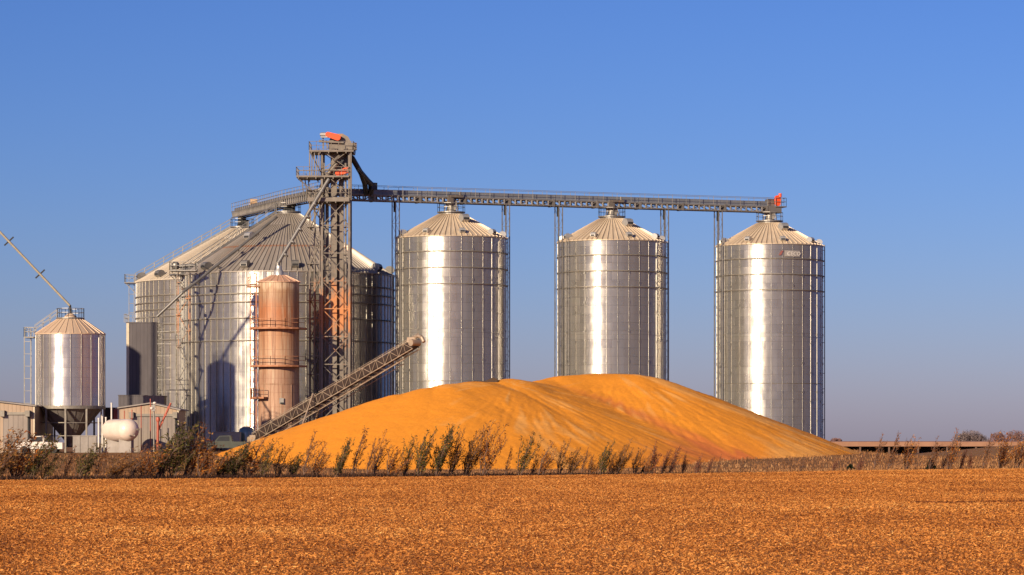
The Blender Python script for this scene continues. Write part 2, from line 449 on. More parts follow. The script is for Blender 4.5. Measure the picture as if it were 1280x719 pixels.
# ------------------------------------------------------------------ loose pieces as one sheet of many small faces
def pieces(name, cen, half_l, half_w, az, tilt, roll, tone, mat, kind='stuff', bend=None):
    """cen (n,3); each piece a bent strip of two faces"""
    n = len(cen)
    ca, sa = np.cos(az), np.sin(az); ct, st = np.cos(tilt), np.sin(tilt)
    d = np.stack([ca * ct, sa * ct, st], 1)
    s = np.stack([-sa, ca, np.zeros(n)], 1)
    u = np.cross(d, s)
    w = s * np.cos(roll)[:, None] + u * np.sin(roll)[:, None]
    nn = np.cross(d, w)
    bend = np.zeros(n) if bend is None else bend
    V = np.empty((n, 6, 3))
    for k, (a, bz) in enumerate(((-1, 0), (0, 1), (1, 0))):
        c = cen + d * (half_l * a)[:, None] + nn * (bend * bz)[:, None]
        ww = half_w * (1.0 if a == 0 else 0.55)
        V[:, 2 * k] = c - w * ww[:, None]; V[:, 2 * k + 1] = c + w * ww[:, None]
    base = (np.arange(n) * 6)[:, None]
    F = np.concatenate([base + np.array([0, 1, 3, 2]), base + np.array([2, 3, 5, 4])], 1).reshape(-1)
    me = bpy.data.meshes.new(name)
    me.vertices.add(n * 6); me.vertices.foreach_set('co', V.reshape(-1))
    me.loops.add(n * 8); me.loops.foreach_set('vertex_index', F.astype(np.int32))
    me.polygons.add(n * 2); me.polygons.foreach_set('loop_start', np.arange(0, n * 8, 4, dtype=np.int32))
    me.update(calc_edges=True)
    at = me.attributes.new('tone', 'FLOAT', 'POINT'); at.data.foreach_set('value', np.repeat(tone, 6).astype(np.float32))
    me.materials.append(mat); me.validate()
    o = bpy.data.objects.new(name, me); col.objects.link(o)
    if kind: o['kind'] = kind
    return o

def gz_many(x, y):
    return np.array([gz(a, b) for a, b in zip(x, y)])

# corn residue over the field
NR = 620000
yy = []
u = rng.random(NR * 2)
# density falls off slowly with distance
y0, y1, pw = 54.0, 290.0, 0.75
ys = (y0 ** (pw + .25) + u * (y1 ** (pw + .25) - y0 ** (pw + .25))) ** (1 / (pw + .25))
xs = (rng.random(NR * 2) * 2 - 1) * (0.182 * ys + 4)
# thinner cover to either side, beyond the main swath
NS = 260000
us = rng.random(NS); y2 = 40 + us * 235; sg = np.sign(rng.random(NS) - .5)
x2 = sg * (0.182 * y2 + 4 + rng.random(NS) ** 1.3 * 26)
ys = np.concatenate([y2, ys]); xs = np.concatenate([x2, xs])
ed = 262 + 0.4 * xs
ok = ys < ed - 0.1
xs, ys = xs[ok][:NR + NS], ys[ok][:NR + NS]
n = len(xs)
zs = gz_many(xs, ys)
dist = ys / 60.0
L = (0.018 + 0.042 * rng.random(n) ** 1.6) * (0.8 + 0.2 * dist)
W = (0.008 + 0.012 * rng.random(n)) * (0.8 + 0.2 * dist)
band = np.array([mnoise.noise(Vector((a * 0.015, b * 0.06, 31.0))) for a, b in zip(xs, ys)])
patch = np.array([mnoise.noise(Vector((a * 0.16, b * 0.07, 0.0))) for a, b in zip(xs, ys)])
patch2 = np.array([mnoise.noise(Vector((a * 0.9, b * 0.35, 5.0))) for a, b in zip(xs, ys)])
tone = 0.46 + 0.165 * rng.standard_normal(n) + 0.17 * patch + 0.15 * patch2 + 0.22 * band
# damp dark furrow at the right and a darker patch at the left foreground
gul = np.exp(-((ys - 131 - 1.2 * np.sin(xs * .9)) / 1.3) ** 2) * (xs > 17.3) * (patch2 > -.25)
lft = np.exp(-(((xs + 15.0) - (90 - ys) * .12) / 1.6) ** 2) * (ys < 96) * np.clip(patch2 + .6, 0, 1)
tone = np.clip(tone - .8 * gul - .28 * lft, 0, 1)
M['residue'] = attr_mat('corn_residue', [(0.0, (0.12, 0.032, 0.010)), (0.28, (0.36, 0.125, 0.024)), (0.5, (0.56, 0.209, 0.042)), (0.8, (0.67, 0.298, 0.072)), (1.0, (0.78, 0.47, 0.16))], 0.75, 0.12)
res = pieces('corn_residue', np.stack([xs, ys, zs + 0.012 + 0.03 * rng.random(n) * (0.7 + .3 * dist)], 1), L, W, rng.random(n) * 2 * PI,
             rng.normal(0, 0.38, n), rng.normal(0, 0.7, n), tone, M['residue'], bend=L * rng.normal(0.15, 0.25, n))
tag(res, 'loose orange brown corn stalk litter spread over the harvested field', 'crop residue')

# dry grass on the ground beyond the field
def blades(name, xs, ys, hts, widths, tone, mat, label, cat, lean=0.25):
    n = len(xs); zs = gz_many(xs, ys)
    az = rng.random(n) * 2 * PI
    tilt = PI / 2 - np.abs(rng.normal(0, lean, n))
    cen = np.stack([xs, ys, zs + hts * 0.42], 1)
    o = pieces(name, cen, hts / 2, widths, az, tilt, rng.random(n) * PI, tone, mat, bend=hts * rng.normal(0, .08, n))
    return tag(o, label, cat)
n = 60000
off = 0.6 + rng.random(n) ** 1.5 * 75
xs = -62 + rng.random(n) * 150
ys = 262 + .4 * xs + off
pt = np.array([mnoise.noise(Vector((a * 0.12, b * 0.25, 9.0))) for a, b in zip(xs, ys)])
tone = np.clip(0.45 + 0.2 * rng.standard_normal(n) + 0.5 * pt, 0, 1)
M['grass'] = attr_mat('dry_grass', [(0, (0.10, 0.045, 0.02)), (0.4, (0.24, 0.105, 0.040)), (0.7, (0.38, 0.185, 0.075)), (1, (0.50, 0.29, 0.13))], 0.85, 0.2)
mid = np.exp(-((xs + 2) / 20) ** 2)
tone = np.clip(tone - .25 * (xs < -12) * rng.random(n), 0, 1)
blades('dry_grass', xs, ys, (0.10 + 0.22 * rng.random(n)) * (0.7 + .6 * (pt > 0)) * (1 - .55 * mid), np.full(n, 0.02) + .02 * rng.random(n), tone, M['grass'],
       'tan dry grass covering the strip between field and heap', 'grass')
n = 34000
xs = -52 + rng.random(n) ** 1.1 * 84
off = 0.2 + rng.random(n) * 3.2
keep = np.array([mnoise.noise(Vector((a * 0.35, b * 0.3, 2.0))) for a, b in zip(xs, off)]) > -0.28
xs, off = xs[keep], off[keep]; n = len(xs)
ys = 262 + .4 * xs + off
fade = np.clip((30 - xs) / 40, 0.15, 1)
M['weeds'] = attr_mat('shade_dark_weeds', [(0, (0.022, 0.010, 0.008)), (0.5, (0.055, 0.026, 0.018)), (0.8, (0.12, 0.05, 0.025)), (1, (0.28, 0.12, 0.05))], 0.9, 0.1)  # dead weeds, coloured darker to carry the shade under the edge bushes
blades('shade_dark_weeds', xs, ys, (0.15 + 0.42 * rng.random(n)) * fade, np.full(n, 0.022), np.clip(0.38 + .26 * rng.standard_normal(n), 0, 1), M['weeds'],
       'low dead weeds with dark shade in their colour, lining the far edge of the field', 'weeds', lean=0.45)

# ------------------------------------------------------------------ bins
def ring_part(root, R, z, r=0.07, n=72):
    mb = MB()
    prof = [(R - r, -r), (R + r, -r), (R + r, r), (R - r, r), (R - r, -r)]
    mb.lathe(prof, n, (0, 0, z), smooth=False)
    return mb.build('stiffening_ring', M['ring'], root)

def wall_mesh(R, H, nst, sheet, root, seg=96, stw=0.17, std=0.09, z0=0.0):
    mb = MB()
    mb.lathe([(R, z0), (R, H)], seg, smooth=True)
    for i in range(nst):
        a = 2 * PI * (i + 0.5) / nst
        e = Vector((math.cos(a), math.sin(a), 0)); t = Vector((-math.sin(a), math.cos(a), 0))
        for q0 in (0,):
            p = [e * (R - .02) - t * stw / 2, e * (R + std) - t * stw * .32, e * (R + std) + t * stw * .32, e * (R - .02) + t * stw / 2]
            vs = [v + Vector((0, 0, z0 + 0.0)) for v in p] + [v + Vector((0, 0, H - 0.02)) for v in p]
            mb.add(vs, [(0, 1, 5, 4), (1, 2, 6, 5), (2, 3, 7, 6), (4, 5, 6, 7)], 1)
        # splice plates where posts join
        z = 2.6 + (i % 2) * 1.3
        while z < H - 1 and nst < 40:
            mb.box(e * (R + std + .012) + Vector((0, 0, z)), (.05, .2, .3), 1, rz=a); z += 3.9
    return mb.build('wall', [sheet, M['stiff']], root)

def roof_mesh(R, H, rc, zc, nribs, mat, root, rib_h=0.10, rib_w=0.12, over=0.12, seg=96):
    mb = MB()
    sl = (zc - H) / (R - rc)
    R2 = R + over; zo = H - over * sl
    mb.lathe([(R2, zo - .10), (R2, zo), (rc, zc), (0.0, zc + 0.02)], seg, smooth=False)
    mb.lathe([(R2, zo - .10), (R - .05, zo - .06)], seg, smooth=False)
    for i in range(nribs):
        a = 2 * PI * i / nribs
        e = Vector((math.cos(a), math.sin(a), 0)); t = Vector((-math.sin(a), math.cos(a), 0))
        r0 = rc if (nribs < 80 or i % 2 == 0) else R * 0.3
        ps = []
        for r in (R2 + .01, r0):
            z = H + (R - r) * sl
            w = rib_w * (.45 + .55 * r / R); h = rib_h * (.6 + .4 * r / R)
            c = e * r + Vector((0, 0, z)); up = Vector((0, 0, 1)) + e * sl; up.normalize()
            ps += [c - t * w / 2, c - t * w * .28 + up * h, c + t * w * .28 + up * h, c + t * w / 2]
        mb.add(ps, [(0, 1, 5, 4), (1, 2, 6, 5), (2, 3, 7, 6), (0, 3, 2, 1)], 0)
    return mb.build('roof', mat, root)

def roof_vent(roof, R, H, sl, frac, a, s=1.0, name='roof_vent', mat=None):
    """gooseneck vent: a hood whose dark mouth looks outwards"""
    r = R * frac; z = H + (R - r) * sl
    e = Vector((math.cos(a), math.sin(a), 0)); t = Vector((-math.sin(a), math.cos(a), 0)); k = Vector((0, 0, 1))
    c = e * r + k * (z - .12)
    prof = [(-.45, 0.2), (-.42, .62), (-.2, .86), (.15, .92), (.52, .78), (.68, .50), (.68, .22), (.2, -.10)]
    poly = [c + e * (q[0] * s) + k * (q[1] * s) - t * .42 * s for q in prof]
    mb = MB(); mb.prism(poly, (0, 0, 0), t * .84 * s, 0)
    m0 = c + e * .692 * s + k * .36 * s
    q = [m0 - t * .36 * s - k * .12 * s, m0 + t * .36 * s - k * .12 * s, m0 + t * .36 * s + k * .12 * s, m0 - t * .36 * s + k * .12 * s]
    mb.add(q, [(0, 1, 2, 3)], 1)
    # dark lower mouth along the eave-side foot
    return mb.build(name, [mat or M['galv_light'], M['dark']], roof)

def collar(root, rc, zc, deck_r, rail_h=1.1, mat=None, gaps=True):
    mb = MB()
    mb.lathe([(rc * .9, -.1), (rc * .9, .22), (deck_r, .22), (deck_r, .36), (0, .36)], 28, (0, 0, zc), smooth=False)
    plat = mb.build('peak_platform', mat or M['galv'], root)
    mb = MB()
    pts = [(deck_r * .97 * math.cos(t), deck_r * .97 * math.sin(t), zc + .36) for t in [2 * PI * i / 12 for i in range(13)]]
    railing(mb, pts, rail_h, 1.5, .05)
    mb.build('railing', M['galv'], plat)
    return plat

# three slim silos
SB, SH, SR = 1.7, 27.85, 7.25          # base height, eave height above base, radius
def make_silo():
    root = thing('grain_silo', '', 'silo')
    wall_mesh(SR, SH, 30, M['silo_sheet'], root, stw=.15, std=.055)
    for z in (SH - 2.1, SH - 4.2, SH - 6.3): ring_part(root, SR + .12, z, .055)
    for z in (SH - 12.6, SH - 18.9): ring_part(root, SR + .03, z, .02)
    zc, rc = SH + 3.1, 1.75
    rf = roof_mesh(SR, SH, rc, zc, 64, M['roof_tan'], root, .10, .11)
    sl = (zc - SH) / (SR - rc)
    for i in range(9):
        roof_vent(rf, SR, SH, sl, .92, 2 * PI * i / 9 + math.radians(-90 + 13), .8)
    roof_vent(rf, SR, SH, sl, .50, math.radians(-62), 1.15, 'roof_hatch')
    collar(root, rc, zc, 1.85)
    mb = MB()
    mb.lathe([(.75, zc + .3), (.55, zc + 1.0), (.55, zc + 1.9)], 12)
    mb.box((0, 0, zc + 1.5), (1.5, 1.3, .55)); mb.box((.5, -.3, zc + .95), (.35, .5, .8)); mb.bar((-.9, -.6, zc + .4), (-.55, -.5, zc + 1.7), .14)
    mb.bar((.9, -.6, zc + .4), (.55, -.5, zc + 1.7), .14)
    mb.build('inlet_neck', M['gallery'], root)
    mb = MB()
    a = math.radians(212); e = Vector((math.cos(a), math.sin(a), 0)); t = Vector((-math.sin(a), math.cos(a), 0))
    ladder(mb, e * (SR + .28) + Vector((0, 0, 1)), e * (SR + .28) + Vector((0, 0, SH + .9)), .5, t, None, .06)
    mb.build('ladder', M['galv'], root)
    mb = MB()
    a = math.radians(-6); e = Vector((math.cos(a), math.sin(a), 0))
    mb.tube(e * (SR + .25) + Vector((0, 0, .3)), e * (SR + .25) + Vector((0, 0, SH + .1)), .07, 6)
    for z in np.arange(2, SH, 2.1): mb.bar(e * SR + Vector((0, 0, z)), e * (SR + .3) + Vector((0, 0, z)), .08)
    mb.build('conduit', M['galv'], root)
    return root
S_XY = [(-8.0, 400), (13.4, 408), (35.25, 416)]
S_LAB = ['slim corrugated silo nearest the elevator tower, behind the left shoulder of the corn heap',
         'middle slim silo rising behind the highest point of the corn heap',
         'slim silo at the far gallery end with a small red and white sign']
silo = make_silo()
silos = [silo, copy_tree(silo), copy_tree(silo)]
for i, (o, (x, y)) in enumerate(zip(silos, S_XY)):
    o.location = (x, y, SB); o.rotation_euler = (0, 0, math.radians((0, 4.5, -3)[i]))
    tag(o, S_LAB[i], 'silo', 'slim silos under the gallery')
# maker's sign on the third one
def curved_text(root, txt, R, a0, z, size, mat, name, shear=0.0):
    cu = bpy.data.curves.new('sign_letters', 'FONT'); cu.body = txt; cu.size = size; cu.extrude = 0.012; cu.shear = shear
    cu.space_character = 1.05
    o = bpy.data.objects.new('letters_tmp', cu); col.objects.link(o)
    dg = bpy.context.evaluated_depsgraph_get()
    me = bpy.data.meshes.new_from_object(o.evaluated_get(dg)); bpy.data.objects.remove(o)
    for v in me.vertices:
        a = a0 + v.co.x / R
        rr = R + v.co.z
        v.co = (rr * math.sin(a), -rr * math.cos(a), z + v.co.y)
    me.materials.clear(); me.materials.append(mat)
    ob = bpy.data.objects.new(name, me); col.objects.link(ob); ob.parent = root
    return ob
s3 = silos[2]
sroot = bpy.data.objects.new('sign', None)
mb = MB()
RS = SR + .13
def arc_patch(mb, R, a0, a1, z0, z1, mi=0, n=6, shear=0, th=.02):
    vs = []
    for i in range(n + 1):
        a = a0 + (a1 - a0) * i / n
        for z, sh, rr in ((z0, -shear, R), (z1, shear, R), (z0, -shear, R - th), (z1, shear, R - th)):
            vs.append((rr * math.sin(a + sh), -rr * math.cos(a + sh), z))
    fs = []
    for i in range(n):
        b = i * 4
        fs += [(b, b + 4, b + 5, b + 1), (b + 2, b + 3, b + 7, b + 6), (b, b + 2, b + 6, b + 4), (b + 1, b + 5, b + 7, b + 3)]
    fs += [(0, 1, 3, 2), (n * 4, n * 4 + 2, n * 4 + 3, n * 4 + 1)]
    mb.add(vs, fs, mi)
RZ3 = math.radians(-3)
arc_patch(mb, RS, .19 - RZ3, .50 - RZ3, SH - 1.86, SH - 1.04)
sg = mb.build('sign', worn('sign_plate', (.27, .245, .225), (.33, .30, .275), .5, .2, 1), s3)
curved_text(sg, 'CECO', RS + .014, .235 - RZ3, SH - 1.70, .72, plain('sign_white', (.62, .58, .54), .5), 'lettering', .15)
mb = MB(); arc_patch(mb, RS, .105 - RZ3, .150 - RZ3, SH - 1.66, SH - 1.06, 0, 3, .022, .03)
mb.build('red_mark', plain('sign_red', (.22, .075, .065), .5), sg)

# large bins
def make_big(name, label, x, y, R, eave, zc, sheet, roof, nrings, stair_az, hatch_az):
    root = thing(name, label, 'grain bin', (x, y, SB), 0, 'large wide grain bins')
    H = eave - SB; Zc = zc - SB; rc = 1.7
    wall_mesh(R, H, 78, sheet, root, 144, .15, .09)
    for z in nrings: ring_part(root, R + .13, H - z, .07, 110)
    rf = roof_mesh(R, H, rc, Zc, 124, roof, root, .12, .14, .15, 144)
    sl = (Zc - H) / (R - rc)
    for i in range(13): roof_vent(rf, R, H, sl, .955, 2 * PI * i / 13 + math.radians(-90 + 8), 1.1, mat=M['galv'])
    for aa in hatch_az: roof_vent(rf, R, H, sl, .52, math.radians(aa), 1.2, 'roof_hatch')
    pl = collar(root, rc, Zc, 1.75)
    # roof stair with hand rails
    a = math.radians(stair_az); e = Vector((math.cos(a), math.sin(a), 0)); t = Vector((-math.sin(a), math.cos(a), 0))
    def on(r, dz, s): return e * r + t * s + Vector((0, 0, H + (R - r) * sl + dz))
    mb = MB()
    for s in (-.42, .42): mb.bar(on(R + .3, .28, s), on(rc, .28, s), .09, .26)
    k = int((R - rc) / .45)
    for i in range(k): 
        r = rc + (R - rc) * i / k; mb.bar(on(r, .33, -.4), on(r, .33, .4), .28, .05)
    st = mb.build('roof_stair', M['galv'], root)
    mb = MB()
    for s in (-.45, .45): railing(mb, [on(R + .2, .35, s), on(rc, .35, s)], 1.05, 1.5, .055)
    mb.build('railing', M['galv'], st)
    # eave landing and caged ladder down the wall
    mb = MB()
    c = e * (R + .85) + Vector((0, 0, H - .1))
    mb.box(c, (1.7, 2.4, .14), rz=a)
    pts = [e * (R + .1) - t * 1.2, e * (R + 1.65) - t * 1.2, e * (R + 1.65) + t * 1.2, e * (R + .1) + t * 1.2]
    pts = [p + Vector((0, 0, H)) for p in pts]
    for s in (-1, 1): mb.bar(e * (R + 1.6) + t * s + Vector((0, 0, H - .1)), e * R + t * s + Vector((0, 0, H - 1.7)), .09)
    ld = mb.build('eave_landing', M['galv'], root)
    mb = MB(); railing(mb, pts, 1.1, 1.1, .055); mb.build('railing', M['galv'], ld)
    mb = MB()
    ladder(mb, e * (R + .35) + Vector((0, 0, .8)), e * (R + .35) + Vector((0, 0, H + 1)), .55, t, e, .075)
    mb.build('ladder', M['galv'], root)
    return root
B1 = make_big('grain_bin', 'front large wide bin with grey rust-streaked conical roof, behind the rusty cylinder and tower', -30.06, 408, 14.15, EYE + 22.35, EYE + 30.6,
              M['big_sheet'], M['roof_big'], (1.9, 3.0, 4.1, 6.2, 9.1), 196, (-128,))
B2 = make_big('grain_bin', 'rear large wide bin with pale roof, partly hidden behind the grey roofed one', -38.9, 438, 15.1, EYE + 23.0, EYE + 30.7,
              M['rear_sheet'], M['roof_rear'], (2.3, 3.3, 4.3, 5.3, 6.4, 7.5, 8.6), 183, ())
# dark stair tower standing against the front bin's left side
mb = MB()
X0, Y0 = P(231, 400, 398).x, 396.5
for dx in (-.75, .75):
    for dy in (-.8, .8): mb.bar((X0 + dx, Y0 + dy, 1.7), (X0 + dx, Y0 + dy, EYE + 22.3), .08)
z = 2.5; k = 0
while z < EYE + 20.5:
    a, b = (-.6, .6) if k % 2 == 0 else (.6, -.6)
    mb.bar((X0 + a, Y0 - .4, z), (X0 + b, Y0 - .4, z + 2.1), .3, .06)
    mb.box((X0 + b, Y0, z + 2.1), (.6, 1.7, .08)); z += 2.1; k += 1
st = thing('stair_tower', 'narrow steel stair tower climbing the left side of the front wide bin', 'stairs')
mb.build('flight', M['steel'], st)
mb = MB(); mb.box((X0, Y0, EYE + 22.35), (3.4, 2.4, .14))
railing(mb, [(X0 - 1.7, Y0 + 1.2, EYE + 22.4), (X0 - 1.7, Y0 - 1.2, EYE + 22.4), (X0 + 1.7, Y0 - 1.2, EYE + 22.4), (X0 + 1.7, Y0 + 1.2, EYE + 22.4)], 1.1, .8, .06)
mb.build('landing', M['galv'], st)
mb = MB(); mb.lathe([(.0, -.45), (.42, -.45), (.5, -.1), (.5, .3), (.3, .5), (0, .52)], 12, (X0 - 1.0, Y0 - .5, EYE + 23.0))
mb.tube((X0 - .6, Y0 - .5, EYE + 22.9), (X0 + 1.3, Y0 - .5, EYE + 23.1), .22, 8)
mb.build('blower', M['galv'], st)

# ------------------------------------------------------------------ rusty tall bin
RB = thing('rusty_bin', 'tall slim rust-stained cylinder with ladder and three railed walkways in front of the wide bin', 'bin', (P(348.5, 0, 384).x, 384, SB))
def build_rusty(root, R=2.58, H=20.6 + 2.4 - SB + .0, label=None):
    mb = MB(); mb.lathe([(R, 0), (R, H - .02)], 40)
    for a in np.arange(0, 2 * PI, PI / 6): 
        e = Vector((math.cos(a + .2), math.sin(a + .2), 0)); mb.bar(e * R, e * R + Vector((0, 0, 8.3)), .07)
    mb.lathe([(R + .03, 8.25), (R + .05, 8.4)], 40)
    w = mb.build('wall', M['rusty'], root)
    rf = roof_mesh(R, H, .95, H + .78, 20, M['roof_rust'], root, .06, .08, .14, 40)
    mb = MB(); mb.lathe([(.6, H + .7), (.6, H + 1.3), (.38, H + 1.5), (.38, H + 2.0)], 12)
    mb.build('inlet', M['galv_light'], rf)
    for zz, a0, a1 in ((H - 5.85, -195, 20), (H - 10.6, -195, 20), (H - 14.6, -200, -118)):
        A = [math.radians(a0 + (a1 - a0) * i / 14) for i in range(15)]
        mb = MB()
        vs = []
        for a in A:
            for r, dz in ((R + .02, 0), (R + .95, 0), (R + .95, -.22), (R + .02, -.22)): vs.append((r * math.cos(a), r * math.sin(a), zz + dz))
        fs = []
        for i in range(14):
            b = i * 4; fs += [(b, b + 1, b + 5, b + 4), (b + 1, b + 2, b + 6, b + 5), (b + 2, b + 3, b + 7, b + 6)]
        fs += [(0, 3, 2, 1), (56, 57, 58, 59)]
        mb.add(vs, fs)
        wk = mb.build('walkway', M['rust_steel'], root)
        mb = MB(); railing(mb, [((R + .9) * math.cos(a), (R + .9) * math.sin(a), zz) for a in A[::2]], 1.1, 1.4, .06)
        mb.build('railing', M['rust_steel'], wk)
    a = math.radians(-165); e = Vector((math.cos(a), math.sin(a), 0)); t = Vector((-math.sin(a), math.cos(a), 0))
    mb = MB(); ladder(mb, e * (R + .3) + Vector((0, 0, .5)), e * (R + .3) + Vector((0, 0, H + 1)), .6, t, e, .085)
    mb.box(e * (R + .7) + Vector((0, 0, H - .7)), (1.4, 1.3, .12), rz=a)
    mb.build('ladder', M['rust_steel'], root)
    mb = MB(); railing(mb, [e * (R + 1.3) - t * .6 + Vector((0, 0, H - .6)), e * (R + 1.3) + t * .6 + Vector((0, 0, H - .6))], 1.1, .6, .06)
    mb.build('railing', M['rust_steel'], root)
    mb = MB(); mb.box((.55, -R - .02, 6.2), (.55, .1, .7)); mb.box((.6, -R - .05, 5.9), (.4, .1, .2), 1)
    mb.build('panel_box', [M['galv'], M['dark']], root)
    return H
HRB = build_rusty(RB)

# ------------------------------------------------------------------ elevator tower
TW = thing('elevator_tower', 'tall lattice bucket elevator tower with orange motors on top, above the bins', 'tower', (0, 0, 0))
TD = 389.8
def tx(px): return P(px, 0, TD).x
TZ = lambda py: EYE + (HY - py) * TD / FPX
xl, xr, yf, yb = tx(403.5), tx(437.5), TD - 1.9, TD + 1.9
top = TZ(190)
for x in (xl, xr):
    for y in (yf, yb):
        mb = MB(); mb.bar((x, y, gz(x, y) - .2), (x, y, top), .28); mb.build('post', M['steel'], TW)
mb = MB(); z = 2.0; k = 0; bay = 3.55
while z < top - 1:
    z2 = min(z + bay, top)
    for y in (yf, yb):
        mb.bar((xl, y, z), (xr, y, z), .12)
        mb.bar((xl, y, z), (xr, y, z2), .085); mb.bar((xr, y, z), (xl, y, z2), .085)
    for x in (xl, xr):
        mb.bar((x, yf, z), (x, yb, z), .10)
        mb.bar((x, yf, z), (x, yb, z2), .08); mb.bar((x, yb, z), (x, yf, z2), .08)
    z = z2
mb.build('bracing', M['steel'], TW)
# stair bay at its left
mb = MB(); xa, xb = tx(388), tx(400.5)
for x in (xa, tx(394), xb):
    for y in (yf + .2, yf + 2.0): mb.bar((x, y, 1.6), (x, y, TZ(248)), .13)
z = 2.0; k = 0
while z < TZ(252):
    z2 = z + 2.35
    a, b = (xa + .1, xb - .1) if k % 2 == 0 else (xb - .1, xa + .1)
    yq = yf + .5 + (k % 2) * 1.0
    mb.bar((a, yq, z), (b, yq, z2), .75, .1)
    for dz in (.95,): mb.bar((a, yq - .35, z + dz), (b, yq - .35, z2 + dz), .07)
    mb.box(((b + (xa + xb) / 2 * 0) , yf + 1.0, z2), (.9, 2.0, .08))
    mb.bar((xa, yf + .2, z2), (xb, yf + .2, z2), .09); mb.bar((xa, yf + 2, z2), (xb, yf + 2, z2), .09)
    z = z2; k += 1
mb.build('stairs', M['steel'], TW)
# casings of the bucket legs
for px, w, y, tp in ((408.5, .42, TD + .6, 222), (417.5, .80, TD - .2, 186), (426.5, .62, TD + .3, 186), (432.5, .22, TD - .9, 205), (422, .5, TD + 1.3, 250), (431, .4, TD + 1.5, 330)):
    mb = MB(); x = tx(px); mb.box2((x - w / 2, y - .35, 1.7), (x + w / 2, y + .35, TZ(tp)))
    z = 4.0
    while z < TZ(tp) - 1:
        mb.box2((x - w / 2 - .04, y - .39, z), (x + w / 2 + .04, y + .39, z + .1)); z += 3.0
    mb.build('leg_casing', M['steel'], TW)
def platform(py, pl, pr, y0, y1, th=.22, rails=1.1, braces=True):
    z = TZ(py); a, b = tx(pl), tx(pr)
    mb = MB(); mb.box2((a, y0, z - th), (b, y1, z))
    for q in np.arange(a + .3, b, 1.1): mb.bar((q, y0 + .02, z - th - .1), (q, y1 - .02, z - th - .1), .12, .2)
    if braces:
        mb.bar((a + .1, y0 + .2, z - th), (xl, yf, z - 3.0), .12)
    p = mb.build('platform', M['steel'], TW)
    mb = MB(); railing(mb, [(a, y1, z), (a, y0, z), (b, y0, z), (b, y1, z), (a, y1, z)], rails, 1.0, .055)
    mb.build('railing', M['steel'], p)
platform(190, 388, 443, TD - 2.6, TD + 2.4)
platform(221.5, 372, 437.5, TD - 2.5, TD + 2.4)
platform(249, 386, 438, TD - 2.6, TD + 2.6, .5)
# upright hangers between upper decks
for px, zb, zt_ in ((388.5, 222, 191), (394.5, 222, 191), (400, 222, 191), (440, 252, 191)):
    for y in ((TD - 2.3, TD + 2.2) if px < 440 else (TD - 2.3,)):
        mb = MB(); mb.bar((tx(px), y, TZ(zb)), (tx(px), y, TZ(zt_)), .13); mb.build('hanger', M['steel'], TW)
# heads
def head(px, py, y, s=1.0):
    x, z = tx(px), TZ(py)
    mb = MB()
    prof = [(-1.5, -.9), (-1.5, .2), (-1.15, .85), (-.5, 1.2), (.3, 1.2), (1.0, .8), (1.4, .1), (1.7, -.7), (1.2, -.9)]
    mb.prism([(x + a * s, y - .5, z + b * s) for a, b in prof], (0, 0, 0), (0, 1.0, 0))
    mb.prism([(x - .9 * s, y - .53, z - .9 * s), (x + .9 * s, y - .53, z - .9 * s), (x + .5 * s, y - .53, z - 2.2 * s), (x - .5 * s, y - .53, z - 2.2 * s)], (0, 0, 0), (0, 1.06, 0))
    return mb.build('head_housing', M['steel'], TW)
head(425.5, 179, TD + .3, 1.0)
def motor(px, py, y, ang, s=1.0, grey=True):
    x, z = tx(px), TZ(py)
    root = MB(); d = Vector((math.cos(ang), 0, math.sin(ang)))
    c = Vector((x, y, z))
    # belt guard: rounded flat box
    n = Vector((0, 1, 0)); u = Vector((-d.z, 0, d.x))
    poly = []
    for cc, r, t0 in ((c - d * 1.0 * s, .50 * s, PI / 2), (c + d * 1.0 * s, .62 * s, -PI / 2)):
        for i in range(9):
            t = t0 + PI * i / 8; poly.append(cc + d * math.cos(t) * r + u * math.sin(t) * r - n * .25)
    root.prism(poly, (0, 0, 0), n * .5)
    g = root.build('belt_guard', M['orange'], TW)
    mb = MB(); m0 = c - d * 1.7 * s + Vector((0, .2, -.1))
    mb.tube(m0 + Vector((-.75 * s, 0, 0)), m0 + Vector((.45 * s, 0, 0)), .42 * s, 12)
    mb.tube(m0 + Vector((-.95 * s, 0, 0)), m0 + Vector((-.75 * s, 0, 0)), .3 * s, 12)
    mb.box(m0 + Vector((0, 0, -.55 * s)), (1.6 * s, .9 * s, .16 * s))
    mb.build('motor', M['galv_light'] if grey else M['steel'], g)
motor(416.5, 171, TD - .9, -.30, .64)
motor(428.5, 216, TD - 1.2, .35, .62, False)
mb = MB()
for a, b in (((404, 186), (404, 172)), ((410, 186), (408, 176)), ((399, 176), (416, 178))):
    mb.bar((tx(a[0]), TD - .3, TZ(a[1])), (tx(b[0]), TD - .3, TZ(b[1])), .16)
mb.bar((tx(399), TD - .4, TZ(177.5)), (tx(430), TD - .4, TZ(179)), .5, .16)
mb.build('motor_stand', M['steel'], TW)
# ground-level discharge pipes inside the tower and the bright chute on the top deck
mb = MB()
mb.tube((tx(440), TD - .9, TZ(182)), (tx(419), TD - 1.9, TZ(203)), .24, 8); mb.box((tx(439), TD - .9, TZ(184)), (1.5, .9, .9))
mb.tube((tx(424), TD - 1.2, TZ(203)), (tx(404), TD - 1.6, TZ(228)), .3, 8); mb.tube((tx(418), TD, TZ(222)), (tx(398), TD + .3, TZ(238)), .24, 8)
mb.tube((tx(404), TD + .8, TZ(222)), (tx(397), TD + .8, TZ(246)), .2, 8)
mb.tube((tx(415), TD + 1.0, TZ(205)), (tx(428), TD + 1.0, TZ(226)), .34, 8)
mb.build('chute', M['steel'], TW)
mb = MB()
mb.prism([(tx(417), TD - .4, TZ(210)), (tx(436), TD - .4, TZ(192)), (tx(441), TD - .4, TZ(193)), (tx(439), TD - .4, TZ(204)), (tx(427), TD - .4, TZ(214))], (0, 0, 0), (0, 1.8, 0))
mb.build('distributor', M['black'], TW)

